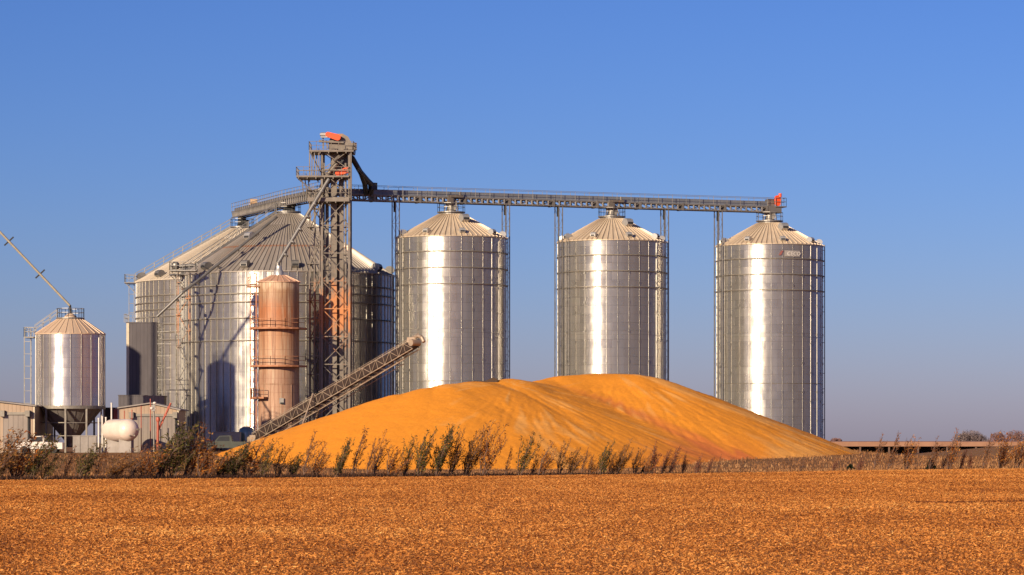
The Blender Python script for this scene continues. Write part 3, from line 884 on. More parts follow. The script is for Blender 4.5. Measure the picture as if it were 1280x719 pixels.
# dark twin spout from the tower to the gallery
sp = thing('twin_spout', 'dark forked chute dropping from the tower top onto the gallery', 'spout')
mb = MB()
a = P(440, 197, TD + .5); j = P(451, 216, 391.5)
mb.path([a, j, P(456, 230, 393), P(457.5, 241.5, 395)], .34, 8)
mb.build('chute', M['black'], sp)
mb = MB(); mb.path([j, P(459.5, 226, 393), P(466, 232.5, 394), P(463, 242, 395)], .36, 8)
mb.box(P(466, 233, 394), (.9, .8, .9), 0, .6); mb.build('chute', M['black'], sp)

# ------------------------------------------------------------------ long gallery
GA = Vector((-24.0, 394.1, 0)); GB = Vector((35.9, 416.25, 0))
gd = (GB - GA).normalized(); gs = Vector((-gd.y, gd.x, 0)); GL = (GB - GA).length
G0, G1 = 34.1, 34.85
gl = thing('conveyor_gallery', 'long high steel conveyor walkway spanning over all three slim silos', 'conveyor', (0, 0, 0))
def g(t, s, z): return GA + gd * t + gs * s + Vector((0, 0, z))
mb = MB()
for s in (-.8, .8):
    mb.bar(g(0, s, G0 + .08), g(GL, s, G0 + .08), .13, .16); mb.bar(g(0, s, G1), g(GL, s, G1), .13, .14)
    t = 0
    while t < GL:
        mb.bar(g(t, s, G0), g(t, s, G1), .2, .10)
        t += .78
    t = 0; k = 0
    while t < GL - 1.5:
        mb.bar(g(t, s, G0 + .1 if k % 2 else G1), g(t + 1.56, s, G1 if k % 2 else G0 + .1), .09); t += 1.56; k += 1
for t in np.arange(0, GL, 6.24): mb.box(g(t, 0, G0 + .42), (.3, 1.9, .95), rz=math.atan2(gd.y, gd.x))
mb.build('truss', M['gallery'], gl)
mb = MB(); mb.bar(g(0, 0, G1 + .10), g(GL, 0, G1 + .10), 1.7, .06); mb.bar(g(0, .55, G0 + .15), g(GL, .55, G0 + .15), .5, .08)
mb.build('deck', M['casing'], gl)
mb = MB(); mb.bar(g(0, .15, G1 + .46), g(GL - .6, .15, G1 + .46), .8, .62)
for t in np.arange(1.5, GL, 3.0): mb.bar(g(t, .15, G1 + .47), g(t + .12, .15, G1 + .47), .88, .70)
mb.build('conveyor_trough', M['casing'], gl)
mb = MB()
for s in (-.85, .85): railing(mb, [g(0, s, G1 + .1), g(GL + .6, s, G1 + .1)], 1.15, 2.0, .05, (1.0, .55))
mb.build('railing', M['gallery'], gl)
mb = MB()
mb.box(g(GL - .3, 0, G0 + .42), (1.9, 2.0, .9), rz=math.atan2(gd.y, gd.x)); mb.box(g(GL + .5, 0, G1 + .05), (1.7, 2.3, .14), rz=math.atan2(gd.y, gd.x))
mb.box(g(GL - .6, .1, G1 + .6), (1.0, 1.0, 1.0), rz=math.atan2(gd.y, gd.x))
railing(mb, [g(GL - .3, -1.1, G1 + .1), g(GL + 1.3, -1.1, G1 + .1), g(GL + 1.3, 1.1, G1 + .1)], 1.15, .8, .055)
mb.build('head_end', M['gallery'], gl)
mb = MB()
c = g(GL + .15, -.95, G1 + .85)
poly = []
for cc, r, t0 in ((c + Vector((0, 0, .35)), .42, 0), (c - Vector((0, 0, .35)), .36, PI)):
    for i in range(9):
        t = t0 + PI * i / 8; poly.append(cc + gd * math.cos(t) * r + Vector((0, 0, math.sin(t) * r)))
mb.prism(poly, (0, 0, 0), gs * .35)
mg = mb.build('belt_guard', M['orange'], gl)
mb = MB(); mb.tube(c + gd * .25 + Vector((0, 0, .5)) - gs * .1, c + gd * .25 + Vector((0, 0, 1.0)) - gs * .1, .22, 10)
mb.build('motor', M['orange'], mg)
for si, (x, y) in enumerate(S_XY):                  # gate motors over each silo's peak
    if si == 2: continue
    t = (Vector((x, y, 0)) - GA).dot(gd)
    mb = MB(); mb.box(g(t + .4, -.95, G1 + .15), (1.7, .6, .3), rz=math.atan2(gd.y, gd.x)); mb.box(g(t - .4, -.9, G0 + .5), (.7, .4, 1.1), rz=math.atan2(gd.y, gd.x))
    mb.tube(g(t + .9, -1.0, G1 + .1), g(t + .9, -1.0, G1 + .75), .13, 8)
    mb.build('slide_gate', M['steel'], gl)

# twin-post bents carrying the gallery, standing beside the silos
tS = [(Vector((x, y, 0)) - GA).dot(gd) for x, y in S_XY]
bents = [(tS[0] - SR - .42, 'slender twin-post bent at the left side of the silo nearest the tower'),
         (tS[0] + SR + .42, 'slender twin-post bent at the right side of the silo nearest the tower'),
         (tS[1] - SR - .42, 'slender twin-post bent at the left side of the middle slim silo'),
         (tS[1] + SR + .42, 'slender twin-post bent at the right side of the middle slim silo'),
         (tS[2] - SR - .42, 'slender twin-post bent at the left side of the slim silo with the sign')]
for t, lab in bents:
    c = g(t, 0, 0); r = thing('gallery_support', lab, 'support', (c.x, c.y, SB), math.atan2(gd.y, gd.x), 'supports under the gallery')
    for sx in (-.25, .25):
        mb = MB()
        for sy in (-.75, .75): mb.bar((sx, sy, -.3), (sx, sy, G0 - SB), .115)
        mb.build('post', M['galv'], r)
    mb = MB(); z = 1.0; k = 0
    while z < G0 - SB - 2:
        for sy in (-.75, .75): mb.bar((-.25, sy, z), (.25, sy, z + 1.3), .03); mb.bar((.25, sy, z + 1.3), (-.25, sy, z + 2.6), .03)
        for sx in (-.25, .25): mb.bar((sx, -.75, z), (sx, .75, z), .04)
        z += 2.6
    mb.build('lacing', M['galv'], r)
    mb = MB(); mb.box((-.3, -.5, G0 - SB - .7), (.25, .3, 1.3)); mb.build('gusset', M['dark'], r)

# ------------------------------------------------------------------ conveyor over the wide bins
cb = thing('conveyor_bridge', 'railed steel conveyor bridge running from the tower over the wide bins', 'conveyor')
pts = [Vector((tx(407), 393, EYE + 31.6)), Vector((-30.06, 408, EYE + 31.75)), Vector((-38.9, 438, EYE + 32.5)), Vector((-39.9, 441.5, EYE + 32.6))]
mt, md, mr, mk = MB(), MB(), MB(), MB()
for a, b in zip(pts, pts[1:]):
    d = (b - a).normalized(); s = d.cross(Vector((0, 0, 1))).normalized(); Ln = (b - a).length
    for q in (-.8, .8):
        mt.bar(a + s * q, b + s * q, .14, .16); mt.bar(a + s * q + Vector((0, 0, .85)), b + s * q + Vector((0, 0, .85)), .12, .12)
        nseg = max(1, int(Ln / .9))
        for i in range(nseg): 
            p, p2 = a.lerp(b, i / nseg) + s * q, a.lerp(b, (i + 1) / nseg) + s * q
            mt.bar(p, p + Vector((0, 0, .85)), .12); mt.bar(p, p2 + Vector((0, 0, .85)), .08)
    md.bar(a + Vector((0, 0, .25)), b + Vector((0, 0, .25)), 1.5, .1); md.bar(a + Vector((0, 0, 1.1)), b + Vector((0, 0, 1.1)), .8, .5)
    for q in (-.85, .85): railing(mr, [a + s * q + Vector((0, 0, .9)), b + s * q + Vector((0, 0, .9))], 1.15, 1.5, .055)
mt.build('truss', M['gallery'], cb); md.build('conveyor_trough', M['gallery'], cb); mr.build('railing', M['gallery'], cb)
for (x, y, z0, z1) in ((-30.06, 408, EYE + 30.9, EYE + 31.8), (-38.9, 438, EYE + 31.0, EYE + 32.5)):
    mb = MB(); mb.lathe([(.8, 0), (.6, .5), (.6, z1 - z0)], 12, (x, y, z0)); mb.box((x + .6, y - .9, z0 + .5), (.8, .5, .9)); mb.build('drop_neck', M['dark'], cb)
mb = MB(); c = pts[2] + Vector((1.6, -5.0, 1.8)); mb.tube(c, c + Vector((1.0, .2, 0)), .38, 10); mb.box(c + Vector((.5, .1, -.5)), (1.2, .8, .3))
mb.build('drive', plain('tan_motor', (.55, .36, .2), .5), cb)
for px in (377, 381, 385):
    mb = MB(); mb.bar(P(px, 222, 391), P(px + 3, 247, 391.5), .13); mb.build('hanger', M['gallery'], cb)

# ------------------------------------------------------------------ spouts
def spout(label, pts, r, mat, n=8, flanges=0, name='grain_spout', big=None):
    root = thing(name, label, 'pipe')
    mb = MB(); mb.path(pts, r, n); mb.build('pipe', mat, root)
    if flanges:
        mb = MB()
        for i in range(1, flanges + 1):
            p = Vector(pts[0]).lerp(Vector(pts[-1]), i / (flanges + 1)); d = (Vector(pts[-1]) - Vector(pts[0])).normalized()
            mb.tube(p - d * .09, p + d * .09, r * 1.55, 10)
        mb.build('flange', mat, root)
    return root
spout('straight grey pipe slanting from the tower down to the peak of the rusty cylinder',
      [P(347.5, 335, 384), P(347.5, 329, 384), P(411, 224, 387.0)], .25, M['galv'], flanges=6)
spout('thin pipe slanting across the wide bins from the dryer block up to the roof peak',
      [P(196, 396, 391.5), P(228, 366, 392.0), P(300, 309, 397.5), P(346, 271, 401.5)], .19, M['galv'], flanges=5)

# ------------------------------------------------------------------ hopper bin at the left
HB = thing('hopper_bin', 'small galvanised hopper bin with peach roof standing on steel legs, at the far left', 'bin', (P(88, 0, 350).x, 350, 0))
hR, hz0, hz1, hzc = 3.93, EYE + 45 * .0921, EYE + 136 * .0921, EYE + 154.5 * .0921
hg = gz(HB.location.x, 350)
mb = MB(); mb.lathe([(hR, hz0), (hR, hz1)], 80)
for i in range(20):
    a = 2 * PI * (i + .5) / 20; e = Vector((math.cos(a), math.sin(a), 0)); t = Vector((-math.sin(a), math.cos(a), 0))
    p = [e * (hR - .02) - t * .07, e * (hR + .07) - t * .05, e * (hR + .07) + t * .05, e * (hR - .02) + t * .07]
    mb.add([v + Vector((0, 0, hz0)) for v in p] + [v + Vector((0, 0, hz1 - .02)) for v in p], [(0, 1, 5, 4), (1, 2, 6, 5), (2, 3, 7, 6)], 1)
mb.build('wall', [M['hopper_sheet'], M['stiff']], HB)
roof_mesh(hR, hz1, 1.42, hzc, 28, M['roof_peach'], HB, .07, .07, .1, 56)
mb = MB(); mb.lathe([(hR + .06, hz0 + .03), (hR + .1, hz0 + .03), (hR + .1, hz0 - .32), (hR - .1, hz0 - .32)], 60, smooth=False)
mb.build('base_ring', M['ring'], HB)
mb = MB(); mb.lathe([(hR - .15, hz0 - .1), (.55, hz0 - 4.1), (.45, hz0 - 4.4)], 40)
for i in range(20):
    a = 2 * PI * i / 20; e = Vector((math.cos(a), math.sin(a), 0)); mb.bar(e * (hR - .13) + Vector((0, 0, hz0 - .12)), e * .6 + Vector((0, 0, hz0 - 4.0)), .06)
mb.lathe([(.5, hz0 - 4.4), (.5, hz0 - 4.7), (0, hz0 - 4.72)], 12)
mb.build('hopper', worn('hopper_cone', (.17, .15, .14), (.26, .23, .21), .5, .4, 1), HB)
for i in range(10):
    a = 2 * PI * (i + .5) / 10; e = Vector((math.cos(a), math.sin(a), 0))
    mb = MB(); mb.bar(e * (hR - .02) + Vector((0, 0, hg - .2)), e * (hR - .02) + Vector((0, 0, hz0 - .3)), .20); mb.build('leg', M['ring'], HB)
mb = MB()
for z in (hz0 - 1.9, hz0 - 3.4):
    for i in range(10):
        a, b = 2 * PI * (i + .5) / 10, 2 * PI * (i + 1.5) / 10
        mb.bar((hR * math.cos(a), hR * math.sin(a), z), (hR * math.cos(b), hR * math.sin(b), z), .09)
mb.build('leg_brace', M['ring'], HB)
pl = collar(HB, 1.3, hzc - .25, 1.62, 1.05)
mb = MB(); mb.lathe([(.75, hzc), (.7, hzc + .28), (.35, hzc + .55), (.28, hzc + .6)], 14); mb.tube((0.05, 0, hzc + .5), (-.05, 0, hzc + 1.55), .14, 8, mi=1)
mb.build('inlet', [M['roof_peach'], M['dark']], HB)
mb = MB(); e = Vector((-1, 0, 0)); t = Vector((0, 1, 0))
ladder(mb, e * (hR + .62) + Vector((0, 0, hg)), e * (hR + .62) + Vector((0, 0, hz1 + .5)), .5, t, e, .065)
mb.build('ladder', M['galv'], HB)
mb = MB(); mb.box((-hR - .75, 0, hz1 - .45), (1.1, 1.5, .12)); railing(mb, [(-hR - .2, -.75, hz1 - .4), (-hR - 1.3, -.75, hz1 - .4), (-hR - 1.3, .75, hz1 - .4), (-hR - .2, .75, hz1 - .4)], 1.1, .6, .055)
mb.bar((-hR, .5, hz1 - .5), (-hR - 1.2, .5, hz1 - .5), .1)
mb.build('ladder_landing', M['galv'], HB)
mb = MB(); railing(mb, [(-hR - .1, -.45, hz1 - .02), (-1.5, -.45, hzc + .05)], 1.0, 1.0, .055); railing(mb, [(-hR - .1, .45, hz1 - .02), (-1.5, .45, hzc + .05)], 1.0, 1.0, .055)
mb.build('roof_rail', M['galv'], HB)
# ------------------------------------------------------------------ off to the left: mast and bins whose shadows fall on the wide bin
MAST = Vector((-64.2, 346.5, 0))
spout('pale pipe with two dark flanges rising leftwards from the small hopper bin',
      [HB.location + Vector((-.05, 0, hzc + 1.5)), Vector((MAST.x + .5, MAST.y, EYE + 29.6))], .135, plain('pale_pipe', (.42, .37, .27), .5, .2))
fl = bpy.data.objects['grain_spout.002'] if 'grain_spout.002' in bpy.data.objects else None
if fl:
    a, b = HB.location + Vector((0, 0, hzc + 1.5)), Vector((MAST.x + .5, MAST.y, EYE + 29.6)); d = (b - a).normalized()
    u = d.cross(Vector((0, 1, 0))).normalized()
    for px in (48.5, 8):
        tt = (px - 88) / (P(88, 0, 350).x * 0 + (-64 - 88)); p = a.lerp(b, tt)
        mb = MB(); mb.bar(p - u * .72, p + u * .72, .09, .16); mb.build('flange', M['dark'], fl)
ms = thing('elevator_mast', 'narrow lattice elevator leg left of the hopper bin, feeding its slanting pipe', 'tower', MAST)
mb = MB()
for dx in (-.5, .5):
    for dy in (-.5, .5): mb.bar((dx, dy, 1.4), (dx, dy, 39.5), .12)
z = 2
while z < 38: 
    for s in (-.5, .5): mb.bar((-.5, s, z), (.5, s, z + 2), .06); mb.bar((s, -.5, z), (s, .5, z + 2), .06)
    z += 2
mb.build('lattice', M['galv'], ms)
mb = MB(); mb.box2((-.25, -.25, 1.5), (.25, .25, 38.5)); mb.lathe([(.6, 38.5), (.75, 39.3), (.5, 40), (0, 40.2)], 12); mb.build('leg_casing', M['galv'], ms)
def off_bin(label, x, y, R, apex, slope=.5):
    g0 = 1.5
    root = thing('round_bin', label, 'bin', (x, y, g0))
    H = apex - R * slope - g0
    wall_mesh(R, H, 20, M['hopper_sheet'], root, 48)
    roof_mesh(R, H, .4, apex - g0 - .4 * slope, 24, M['roof_tan'], root, .08, .1, .12, 48)
    mb = MB(); railing(mb, [(R * .55 * math.cos(t), R * .55 * math.sin(t), H + R * .45 * slope) for t in np.linspace(0, 2 * PI, 9)], 1.2, 1.2, .06); mb.build('railing', M['galv'], root)
sx, sy = math.sin(math.radians(33)), math.cos(math.radians(33)); SE = math.tan(math.radians(17.7))
def back(p, t): return Vector((p[0] - sx * t, p[1] - sy * t, p[2] + SE * t))
a1 = back((-37.6, 397, 13.25), 50); off_bin('slim round bin beside the elevator mast, left of the hopper bin', a1.x, a1.y, 2.3, a1.z, .45)
e1 = back((-33.1, 394.3, 20.1), 57); spout('steep pipe from the mast head to the slim round bin', [a1 - Vector((0, 0, .3)), e1], .22, M['galv'])
a2 = back((-39.9, 398.7, 7.3), 75); off_bin('wider round bin farthest to the left, with its own slanting pipe', a2.x, a2.y, 4.2, a2.z, .62)
e2 = back((-45, 408, 19.1), 70); spout('pipe slanting up from the wider round bin at the far left', [a2 - Vector((0, 0, .3)), e2], .16, M['galv'])
mb = MB(); mb.bar((e2.x, e2.y, 1.4), (e2.x, e2.y, e2.z), .3); mb.bar((e2.x - .8, e2.y, 1.4), (e2.x, e2.y, e2.z * .6), .2)
tag(mb.build('pipe_mast', M['galv'], None), 'plain steel mast holding the head of the far left pipe', 'mast')
a3 = back((-48.7 - 3.4, 405 + 2.2, 16), 50); off_bin('round bin with low cone roof behind the mast, left of the dryer block', a3.x, a3.y, 4.0, a3.z, .55)

# ------------------------------------------------------------------ dryer block, sheds
def clad_box(name, label, cat, px0, px1, py0, py1, D, depth, mat, cap=None, base=True):
    a, b = P(px0, py0, D), P(px1, py1, D)
    z0 = 1.4 if base else b.z
    root = thing(name, label, cat, ((a.x + b.x) / 2, D + depth / 2, z0)); w = b.x - a.x; h = a.z - z0
    mb = MB(); mb.box((0, 0, h / 2), (w, depth, h)); mb.build('cladding', mat, root)
    mb = MB(); mb.box((0, 0, h + .07), (w + .12, depth + .12, .14)); mb.build('roof_cap', cap or mat, root)
    return root, w, h
r, w, h = clad_box('dryer_block', 'tall narrow dark grey clad dryer block at the left of the wide bins', 'dryer', 158, 196.5, 404, 500, 404, 4.5, M['dryer_clad'])
mb = MB(); railing(mb, [(-w / 2 - .3, -2.3, h + .1), (-w / 2 - .3, 2.2, h + .1)], 1.1, 1, .06); railing(mb, [(-w / 2 - .3, -2.3, h + .1), (w / 2, -2.3, h + .1)], 1.1, 1, .05); mb.build('railing', M['galv'], r)
mb = MB(); mb.box((-w / 2 + .18, -2.28, h * .55), (.36, .1, h * .9)); mb.build('corner_trim', M['beige'], r)
mb = MB(); ladder(mb, (w / 2 + .5, -2.3, 6), (w / 2 + .5, -2.3, h + 1), .5, Vector((1, 0, 0)), Vector((0, -1, 0)), .06)
for z in np.arange(8, h, 1.6): mb.bar((w / 2, -2.2, z), (w / 2 + 1.9, -2.4, z), .06)
mb.build('ladder', M['galv'], r)
clad_box('plenum_block', 'low dark metal block at the foot of the dark grey dryer block', 'shed', 148, 180, 495, 520, 400, 4, M['dryer_clad'])
r, w, h = clad_box('roof_hut', 'small tan clad hut peeking over the roof of the tan gabled shed', 'hut', 179, 205, 496, 520, 392, 3, M['tan_clad'])
mb = MB(); mb.box((w / 2 + 1.6, .3, h + .9), (3.0, 1.6, .12)); railing(mb, [(w / 2 + .1, -.5, h + .95), (w / 2 + 3.1, -.5, h + .95)], 1.2, 1.3, .06)
for q in (.4, 2.8): mb.bar((w / 2 + q, -.4, 0), (w / 2 + q, -.4, h + .9), .1)
mb.build('side_platform', M['ring'], r)

def gable_shed(label, px0, px1, pk, pe0, ppk, pe1, D, depth, door, ext0=None):
    """gable end facing the road; door = (px0, px1, py_track)"""
    x0, x1, xk = P(px0, 0, D).x, P(px1, 0, D).x, P(pk, 0, D).x
    z = lambda py: EYE + (HY - py) * D / FPX
    root = thing('metal_shed', label, 'shed', (0, 0, 0)); g0 = gz((x0 + x1) / 2, D) - .3
    mb = MB(); mb.prism([(x0, D, g0), (x1, D, g0), (x1, D, z(pe1)), (xk, D, z(ppk)), (x0, D, z(pe0))], (0, 0, 0), (0, depth, 0)); mb.build('wall', M['tan_clad'], root)
    mb = MB()
    for (xa, za), (xb, zb) in (((x0 - .25, z(pe0) - .03), (xk, z(ppk) + .05)), ((xk, z(ppk) + .05), (x1 + .25, z(pe1) - .03))):
        mb.prism([(xa, D - .3, za + .02), (xb, D - .3, zb + .02), (xb, D - .3, zb + .16), (xa, D - .3, za + .16)], (0, 0, 0), (0, depth + .6, 0))
    mb.build('roof', M['concrete'], root)
    d0, d1, dt = P(door[0], 0, D).x, P(door[1], 0, D).x, z(door[2])
    mb = MB(); mb.box2((d0, D - .16, g0), (d1, D - .04, dt - .12))
    dr = mb.build('door', M['grey_clad'], root)
    mb = MB(); mb.box2((d0 - .25, D - .34, dt - .1), (d1 + .15, D - .02, dt + .2)); mb.build('door_track', M['ring'], dr)
    mb = MB(); mb.box2((d1 - .06, D - .2, g0), (d1 + .14, D - .03, dt)); mb.build('door_edge', M['dark'], dr)
    for q in ((d0, d1)):
        mb = MB(); mb.box2((q - .28, D - .75, dt - .3), (q + .24, D - .02, dt + .38)); mb.build('track_cover', M['ring'], dr)
    mb = MB(); mb.box2((x1 - .12, D - .04, g0), (x1 + .04, D + .06, z(pe1))); mb.box2((x0 - .04, D - .04, g0), (x0 + .12, D + .06, z(pe0)))
    mb.build('corner_trim', M['beige'], root)
gable_shed('tan gabled metal shed at the left frame edge beside the hopper bin', -80, 43, -20, 509, 501.5, 508, 343, 14, (4, 35.5, 517.5))
gable_shed('tan metal shed with low gable and wide grey door, behind the white tank', 147.5, 223, 188, 511, 505.5, 513, 347, 8, (165, 219.5, 519.5))
r, w, h = clad_box('machine_shed', 'small dark shed with a dark red panel between hopper bin and tan gabled shed', 'shed', 131, 150, 511, 540, 352, 3, M['dark'])
mb = MB(); mb.box((w * .28, -1.55, h * .75), (.7, .1, h * .5)); mb.build('red_panel', M['darkred'], r)

# low wall beneath and beside the hopper bin
for px0, px1, py, D, lab in ((91, 121, 545.5, 342, 'low grey concrete wall right of the hopper bin legs, left of the white tank'),):
    a, b = P(px0, py, D), P(px1, py, D); z0 = gz(a.x, D) - .3
    mb = MB(); mb.box2((a.x, D, z0), (b.x, D + .3, a.z)); mb.box2((a.x - .05, D - .05, a.z), (b.x + .05, D + .35, a.z + .1))
    for q in np.arange(a.x + .7, b.x, .9): mb.box2((q, D - .06, z0), (q + .12, D, a.z))
    tag(mb.build('concrete_wall', M['concrete'], None), lab, 'wall')

# white tank
tc = P(160.5, 537.5, 337); axis = Vector((-.50, .866, 0)).normalized(); tr = 13.6 * 337 / FPX
tk = thing('propane_tank', 'white horizontal gas tank with rounded ends in front of the tan shed', 'tank', tc)
mb = MB(); prof = []
L0 = 4.6
for i in range(9): 
    t = PI / 2 * i / 8; prof.append((tr * math.sin(t), -tr * .85 * math.cos(t)))
for i in range(9):
    t = PI / 2 * (1 - i / 8); prof.append((tr * math.sin(t), L0 + tr * .85 * math.cos(t)))
mb.lathe(prof, 32)
R = axis.to_track_quat('Z', 'Y').to_matrix()
mb.v = [tuple(R @ Vector(v)) for v in mb.v]
mb.build('shell', M['tank'], tk)
gl0 = gz(tc.x, tc.y) - tc.z
for q in (.6, L0 - .6):
    p = axis * q; mb = MB(); mb.box((p.x, p.y, (gl0 - .2 - tr * .75) / 2 + 0), (1.7, .5, abs(gl0 - .2 + tr * .75)), rz=math.atan2(axis.x, -axis.y) * -1)
    mb.build('saddle', M['concrete'], tk)
mb = MB(); e = -axis; s = e.cross(Vector((0, 0, 1))).normalized()
mb.box(e * tr * .80 + s * -.62 * .5 + Vector((.45, -.25, .05)), (.28, .3, .2), rz=.5); mb.box(e * tr * .78 + Vector((-.22, -.12, -.62)), (.16, .2, .14)); mb.box(e * tr * .78 + Vector((.30, -.02, -.62)), (.16, .2, .14))
mb.build('valve', M['ring'], tk)

# red pipework, lamp post, white posts
def post(name, label, cat, px, py0, py1, D, w, mat, group=None, rnd=True):
    a = P(px, py1, D); z0 = gz(a.x, D) - .1 if py0 is None else P(px, py0, D).z
    mb = MB()
    if rnd: mb.tube((0, 0, 0), (0, 0, a.z - z0), w, 8); mb.lathe([(w * 1.25, a.z - z0 - .06), (w * 1.25, a.z - z0 + .03), (0, a.z - z0 + .06)], 8)
    else: mb.bar((0, 0, 0), (0, 0, a.z - z0), w)
    mb.lathe([(w * 1.8, 0), (w * 1.8, .08), (w, .1)], 8)
    o = mb.build(name, mat, None); o.location = (a.x, D, z0); return tag(o, label, cat, group)
for px, pt, lab in ((155.5, 514, 'thin upright red pipe above the left part of the white tank'), (165, 513, 'thin upright red pipe rising behind the rounded end of the white tank'),
                    (176.5, 508, 'thin upright red pipe just right of the white tank'), (188, 499, 'tallest thin red pipe, beside the grey lamp post')):
    post('red_pipe', lab, 'pipe', px, None, pt, 341.5, .055, M['red'], 'upright red pipes by the tank')
ra = thing('red_auger', 'red slanting auger leaning up to the right before the tan shed', 'auger')
g0 = gz(P(197, 0, 335).x, 335)
mb = MB(); mb.tube(P(196.5, 541, 335), P(213.5, 504, 336), .12, 8); mb.build('tube', M['red'], ra)
mb = MB(); mb.tube((P(197, 0, 335).x, 335, g0), P(197.5, 526, 335), .14, 8); mb.lathe([(.2, 0), (.25, .25), (.16, .5)], 10, tuple(P(197.5, 527, 335))); mb.build('stand', M['red'], ra)
mb = MB()
for k in (.35, .6, .85):
    p = P(196.5, 541, 335).lerp(P(213.5, 504, 336), k); mb.box(p, (.3, .3, .22))
mb.build('bracket', M['red'], ra)
lp = thing('lamp_post', 'grey pole with two small white floodlights before the tan shed', 'lamp post', (P(192.5, 0, 333).x, 333, gz(P(192.5, 0, 333).x, 333)))
hgt = P(192.5, 505, 333).z - lp.location.z
mb = MB(); mb.tube((0, 0, -.2), (0, 0, hgt), .085, 8); mb.box((-.05, -.1, hgt - .45), (.36, .3, .7)); mb.build('pole', M['galv'], lp)
for dx, dz in ((-.22, -.5), (.1, .08)):
    mb = MB(); mb.lathe([(.0, -.12), (.16, -.08), (.2, .1), (.0, .16)], 10, (dx, -.22, hgt + dz)); mb.build('floodlight', M['white'], lp)
for a, b in (((178, 512), (199, 517)), ((168, 520), (196, 534))):
    pass
for px, pt, lab in ((123.3, 523, 'white post nearest the hopper bin legs'), (128, 521, 'second white post to the right of the hopper bin legs'), (132.4, 522, 'short white post before the dark shed'),
                    (139.4, 504, 'tallest white vent pipe, before the dark shed')):
    post('white_post', lab, 'post', px, None, pt, 346, .095, M['white'], 'white posts behind the tank')

# vehicles and gear half hidden by the bushes
def pickup(label, px, py, D, mat, s=1.0, rz=0.0):
    c = P(px, 0, D); z0 = gz(c.x, D)
    r = thing('pickup_truck', label, 'pickup', (c.x, D, z0), rz)
    mb = MB(); prof = [(-2.6, .45), (2.6, .45), (2.65, .85), (2.5, 1.12), (1.3, 1.2), (.75, 1.85), (-.55, 1.9), (-.75, 1.2), (-2.6, 1.15)]
    mb.prism([(a * s, -.9 * s, b * s) for a, b in prof], (0, 0, 0), (0, 1.8 * s, 0)); b = mb.build('body', mat, r)
    mb = MB()
    for y in (-.91, .91): mb.add([(-.45 * s, y * s, 1.25 * s), (1.1 * s, y * s, 1.25 * s), (.68 * s, y * s, 1.78 * s), (-.42 * s, y * s, 1.8 * s)], [(0, 1, 2, 3)])
    mb.add([(1.34 * s, -.8 * s, 1.22 * s), (1.34 * s, .8 * s, 1.22 * s), (.8 * s, .75 * s, 1.83 * s), (.8 * s, -.75 * s, 1.83 * s)], [(0, 1, 2, 3)])
    mb.build('window', M['glass'], r)
    for x in (-1.65, 1.65):
        for y in (-.85, .85):
            mb = MB(); mb.tube((x * s, (y - .12) * s, .4 * s), (x * s, (y + .12) * s, .4 * s), .4 * s, 14); mb.build('wheel', M['tyre'], r)
    for y in (-.7, .7):
        mb = MB(); mb.box((2.62 * s, y * s, .85 * s), (.08, .3, .18)); mb.build('headlight', M['white'], r)
pickup('white pickup half hidden behind bushes below the left tan shed', 50, 0, 336, M['white'], 1.0, PI)
pickup('dark pickup half hidden by green bushes in front of the wide bin', 283, 0, 352, M['truck'], 1.0, PI)
tr_ = thing('farm_trailer', 'beige box trailer behind the dark pickup at the foot of the wide bin', 'trailer', (P(284, 0, 372).x, 372, 1.6))
mb = MB(); mb.box((0, 0, 1.65), (3.3, 2.0, 1.3)); mb.box((0, 0, 2.33), (3.45, 2.1, .08)); mb.build('body', M['beige'], tr_)
for x in (-1, 1):
    mb = MB(); mb.tube((x, -1.05, .5), (x, -.8, .5), .5, 12); mb.build('wheel', M['tyre'], tr_)
mb = MB(); mb.bar((-1.7, 0, .9), (1.7, 0, .9), .2); mb.build('chassis', M['ring'], tr_)
wt = thing('round_tank', 'squat grey-green round tank at the low end of the inclined conveyor', 'tank', (P(308, 0, 374).x, 374, 1.6))
mb = MB(); mb.lathe([(.95, 0), (.98, 2.2), (.85, 2.75), (.45, 3.0), (.2, 3.05)], 24); mb.build('shell', M['greentank'], wt)
mb = MB()
for i in range(8):
    a = 2 * PI * i / 8; e = Vector((math.cos(a), math.sin(a), 0)); mb.bar(e * 1.0, e * 1.0 + Vector((0, 0, 2.3)), .12)
mb.build('strap', M['galv_light'], wt)

# ------------------------------------------------------------------ inclined conveyor
ic = thing('inclined_conveyor', 'long inclined truss belt conveyor rising over the left side of the corn heap', 'conveyor')
A, B = P(321, 547, 371), P(519, 430.5, 351); d = (B - A).normalized(); s = d.cross(Vector((0, 0, 1))).normalized(); up = s.cross(d).normalized()
LL = (B - A).length
mb = MB(); nb = 24
for q in (-.6, .6):
    for h in (-.55, .55): mb.bar(A + s * q + up * h, B + s * q + up * h, .10)
    for i in range(nb):
        p, p2 = A + d * LL * i / nb + s * q, A + d * LL * (i + 1) / nb + s * q
        mb.bar(p - up * .55, p2 + up * .55, .055) if i % 2 == 0 else mb.bar(p + up * .55, p2 - up * .55, .055)
        mb.bar(p - up * .55, p + up * .55, .055)
for i in range(nb):
    p = A + d * LL * i / nb; mb.bar(p - s * .6 - up * .55, p + s * .6 - up * .55, .07)
mb.build('truss', M['conv'], ic)
mb = MB(); mb.bar(A + up * .08, B + up * .08, 1.0, .78); mb.bar(A - up * .3, B - up * .3, .9, .1)  # belt plus a dark box filling the truss in place of inner shade
mb.build('belt', M['belt'], ic)
mb = MB()
for q in (-.65,): 
    railing(mb, [A + s * q + up * .55, B + s * q + up * .55], .8, 2.2, .05, (1.0,))
mb.bar(A + s * .2 - up * 1.15, A.lerp(B, .93) + s * .2 - up * 1.0, .10); mb.bar(A - s * .5 - up * 1.25, A.lerp(B, .9) - s * .5 - up * 1.2, .07)
